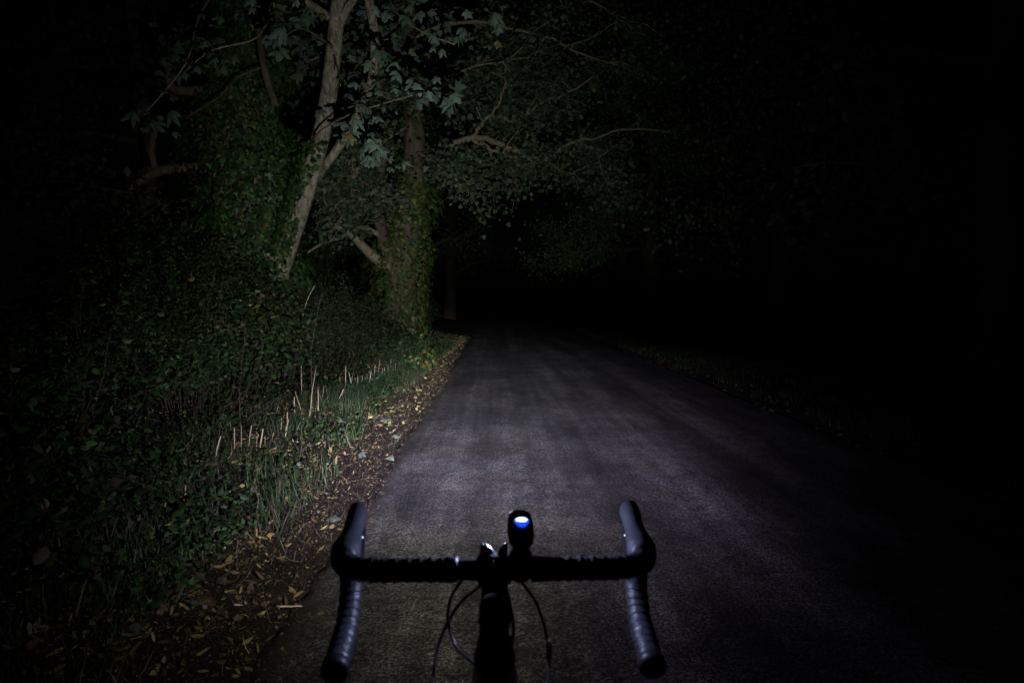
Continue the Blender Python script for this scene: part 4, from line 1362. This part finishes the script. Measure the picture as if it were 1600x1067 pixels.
# litter of the right verge
n2 = 450
y2 = 4 + 26 * rng.random(n2) ** 1.3; x2 = 3.42 + .6 * rng.random(n2) ** 1.5
P2 = np.stack([x2, y2, np.maximum(ground_z(x2, y2), np.where(x2 < edge_r(y2), road_z(x2, y2), -1)) + .012], 1)
LV2 = Leaves()
LV2.add(OVAL, P2, .035 + .04 * rng.random(n2), rand_dirs(n2) * .4 + np.array([0, -.1, 1]), rand_dirs(n2) * np.array([1, 1, .2]), palette(n2, LC, LP) * .7)
ns = 15000
ys = 1.3 + 20 * rng.random(ns) ** 1.7; xs_ = edge_l(ys) - .02 - 1.6 * rng.random(ns)
Ds = rand_dirs(ns); Ds[:, 2] *= .12
LV.add((BLADE_V, BLADE_T), np.stack([xs_, ys, ground_z(xs_, ys) + .012], 1), .03 + .10 * rng.random(ns) ** 2, rand_dirs(ns) * .3 + np.array([0, 0, 1]), Ds, palette(ns, [(.15, .12, .075), (.08, .06, .04), (.24, .21, .15)], [3, 3, 1]), width=.002 + .003 * rng.random(ns))
nc = 16000
yc = 1.4 + 14 * rng.random(nc) ** 1.6; xc = edge_l(yc) + .05 - .75 * rng.random(nc)
zc_ = np.where(xc > edge_l(yc), road_z(xc, yc), ground_z(xc, yc)) + .004
LV.add(OVAL, np.stack([xc, yc, zc_], 1), .005 + .013 * rng.random(nc) ** 2, rand_dirs(nc) + np.array([0, -.1, .6]), rand_dirs(nc), palette(nc, [(.11, .08, .055), (.06, .045, .035), (.2, .16, .09), (.26, .23, .17)], [4, 5, 1.6, .8], .3))
o = LV.build('leaf_litter', M_LITTER); tag(o, 'yellow and brown leaf litter scattered along the muddy left road edge', 'leaf litter')
o = LV2.build('leaf_litter', M_LITTER); tag(o, 'thin line of fallen leaves along the right road edge', 'leaf litter')
# individuals
FM = {}
CN = [('yellow', (.31, .25, .085)), ('tan', (.24, .18, .08)), ('brown', (.12, .078, .045)), ('pale green', (.125, .155, .125)), ('orange', (.24, .115, .05))]
for cn, c in CN:
    FM[cn] = plain_mat('fallen_leaf_' + cn.replace(' ', '_'), c, .65, .25, noise=.35, scale=5, objrand=.35)
FT = {'narrow': fan([(0, 0), (.11, .22), (.14, .5), (.08, .8), (0, 1)], .9, .3, .5), 'oval': fan([(0, 0), (.24, .18), (.33, .48), (.21, .78), (0, 1)], .5, .35),
      'lobed': fan(SYC_OUT, .55, .5)}
FME = {}


def fallen(shape, cn):
    if (shape, cn) not in FME:
        me = tri_mesh('fallen_leaf', *FT[shape]); me.materials.append(FM[cn]); FME[(shape, cn)] = me
    return FME[(shape, cn)]


for j in ind:
    shape = ('narrow', 'oval', 'lobed', 'narrow')[sp[j]]
    cn = random.choices([c[0] for c in CN], [2.4, 2.6, 4, .25, .15] if shape != 'lobed' else [.6, 1.2, .8, 3, .0])[0]
    o = leaf_obj(fallen(shape, cn), 'fallen_leaf', Vector(P[j]), Vector(N[j]), Vector(D[j]), float(size[j]))
    dl = float(edge_l(y[j])) - x[j]
    zone = 'on asphalt edge' if dl < 0 else ('on bare mud' if dl < .4 else 'in verge litter')
    dist = 'near the bottom left corner' if y[j] < 3.2 else ('beside the left handlebar drop' if y[j] < 4.6 else 'further up the verge')
    big_ = 'large' if size[j] > .052 else ('small' if size[j] < .042 else 'mid-sized')
    ang = math.degrees(math.atan2(D[j][0], D[j][1])) % 180
    ori = 'pointing up the road' if ang < 30 or ang > 150 else ('slanting right' if ang < 75 else ('lying crosswise' if ang < 105 else 'slanting left'))
    dist = 'near bottom left corner' if y[j] < 2.75 else ('beside lower handlebar drop' if y[j] < 3.3 else ('left of handlebar bend' if y[j] < 4.0 else ('left of brake hood' if y[j] < 5.0 else 'further up the verge')))
    tag(o, f'{big_} {cn} {shape} leaf {ori} {zone} {dist}', 'fallen leaf', 'fallen leaves along the left road edge')
# a few big ones the picture singles out
for px0, py0, shape, cn, s_, lb in [
    (523, 812, 'lobed', 'pale green', .13, 'large pale green lobed leaf lying by the left brake hood'), (350, 912, 'lobed', 'pale green', .14, 'large grey-green lobed leaf, right one of the pair on the litter'),
    (275, 915, 'lobed', 'pale green', .14, 'large grey-green lobed leaf, left one of the pair on the litter'), (300, 950, 'lobed', 'pale green', .11, 'grey-green curled leaf just below the pair of large leaves'),
    (572, 805, 'narrow', 'yellow', .055, 'bright yellow curled leaf at the asphalt edge beside the left brake hood'), (215, 985, 'lobed', 'pale green', .1, 'dull grey lobed leaf low down in the dark litter'),
    (560, 715, 'lobed', 'pale green', .1, 'pale crumpled leaf on mud at the edge of the grass'), (620, 684, 'lobed', 'pale green', .12, 'bright pale lobed leaf closest to the asphalt up the verge'),
    (530, 660, 'lobed', 'pale green', .11, 'pale upright leaf among weeds above the mud'), (565, 665, 'lobed', 'pale green', .12, 'whitish lobed leaf in the middle of the lit litter'),
    (585, 655, 'lobed', 'pale green', .12, 'whitish lobed leaf right of the other in the lit litter'), (610, 658, 'lobed', 'pale green', .11, 'grey-green leaf at the right end of the lit litter patch'),
    (350, 880, 'oval', 'orange', .08, 'orange oval leaf on top of the yellow litter patch'), (375, 855, 'oval', 'tan', .08, 'tan oval leaf on top of the yellow litter patch'), (452, 925, 'oval', 'tan', .06, 'single tan leaf on bare mud left of the drop')]:
    p = G(px0, py0); p.z += .03
    o = leaf_obj(fallen(shape, cn), 'fallen_leaf', p, Vector((random.gauss(0, .45), -.3 + random.gauss(0, .3), .8)), Vector((random.gauss(0, 1), random.gauss(0, .8), 0)), s_ * .8)
    tag(o, lb, 'fallen leaf', 'fallen leaves along the left road edge')
# twigs lying on the mud
for (a, b_, lb) in [((366, 948), (412, 951), 'straight pale twig on the mud, left of the other'), ((432, 951), (472, 952), 'short pale twig lying at the asphalt edge'), ((540, 757), (596, 752), 'bent twig lying on the mud above the left hood'),
                    ((470, 770), (535, 790), 'long thin twig across the mud below the grass'), ((88, 838), (140, 812), 'long thin stick leaning in the dark grass at lower left')]:
    p, q = G(*a), G(*b_)
    p.z += .012; q.z += .012
    o = MB().tube(wander(p, q, 5, .12), [.004, .0045, .004, .0035, .003, .002], 7, rough=.1).build('fallen_twig', M_STALK if 'pale' in lb else M_TWIG)
    tag(o, lb, 'twig', 'twigs on the left verge')
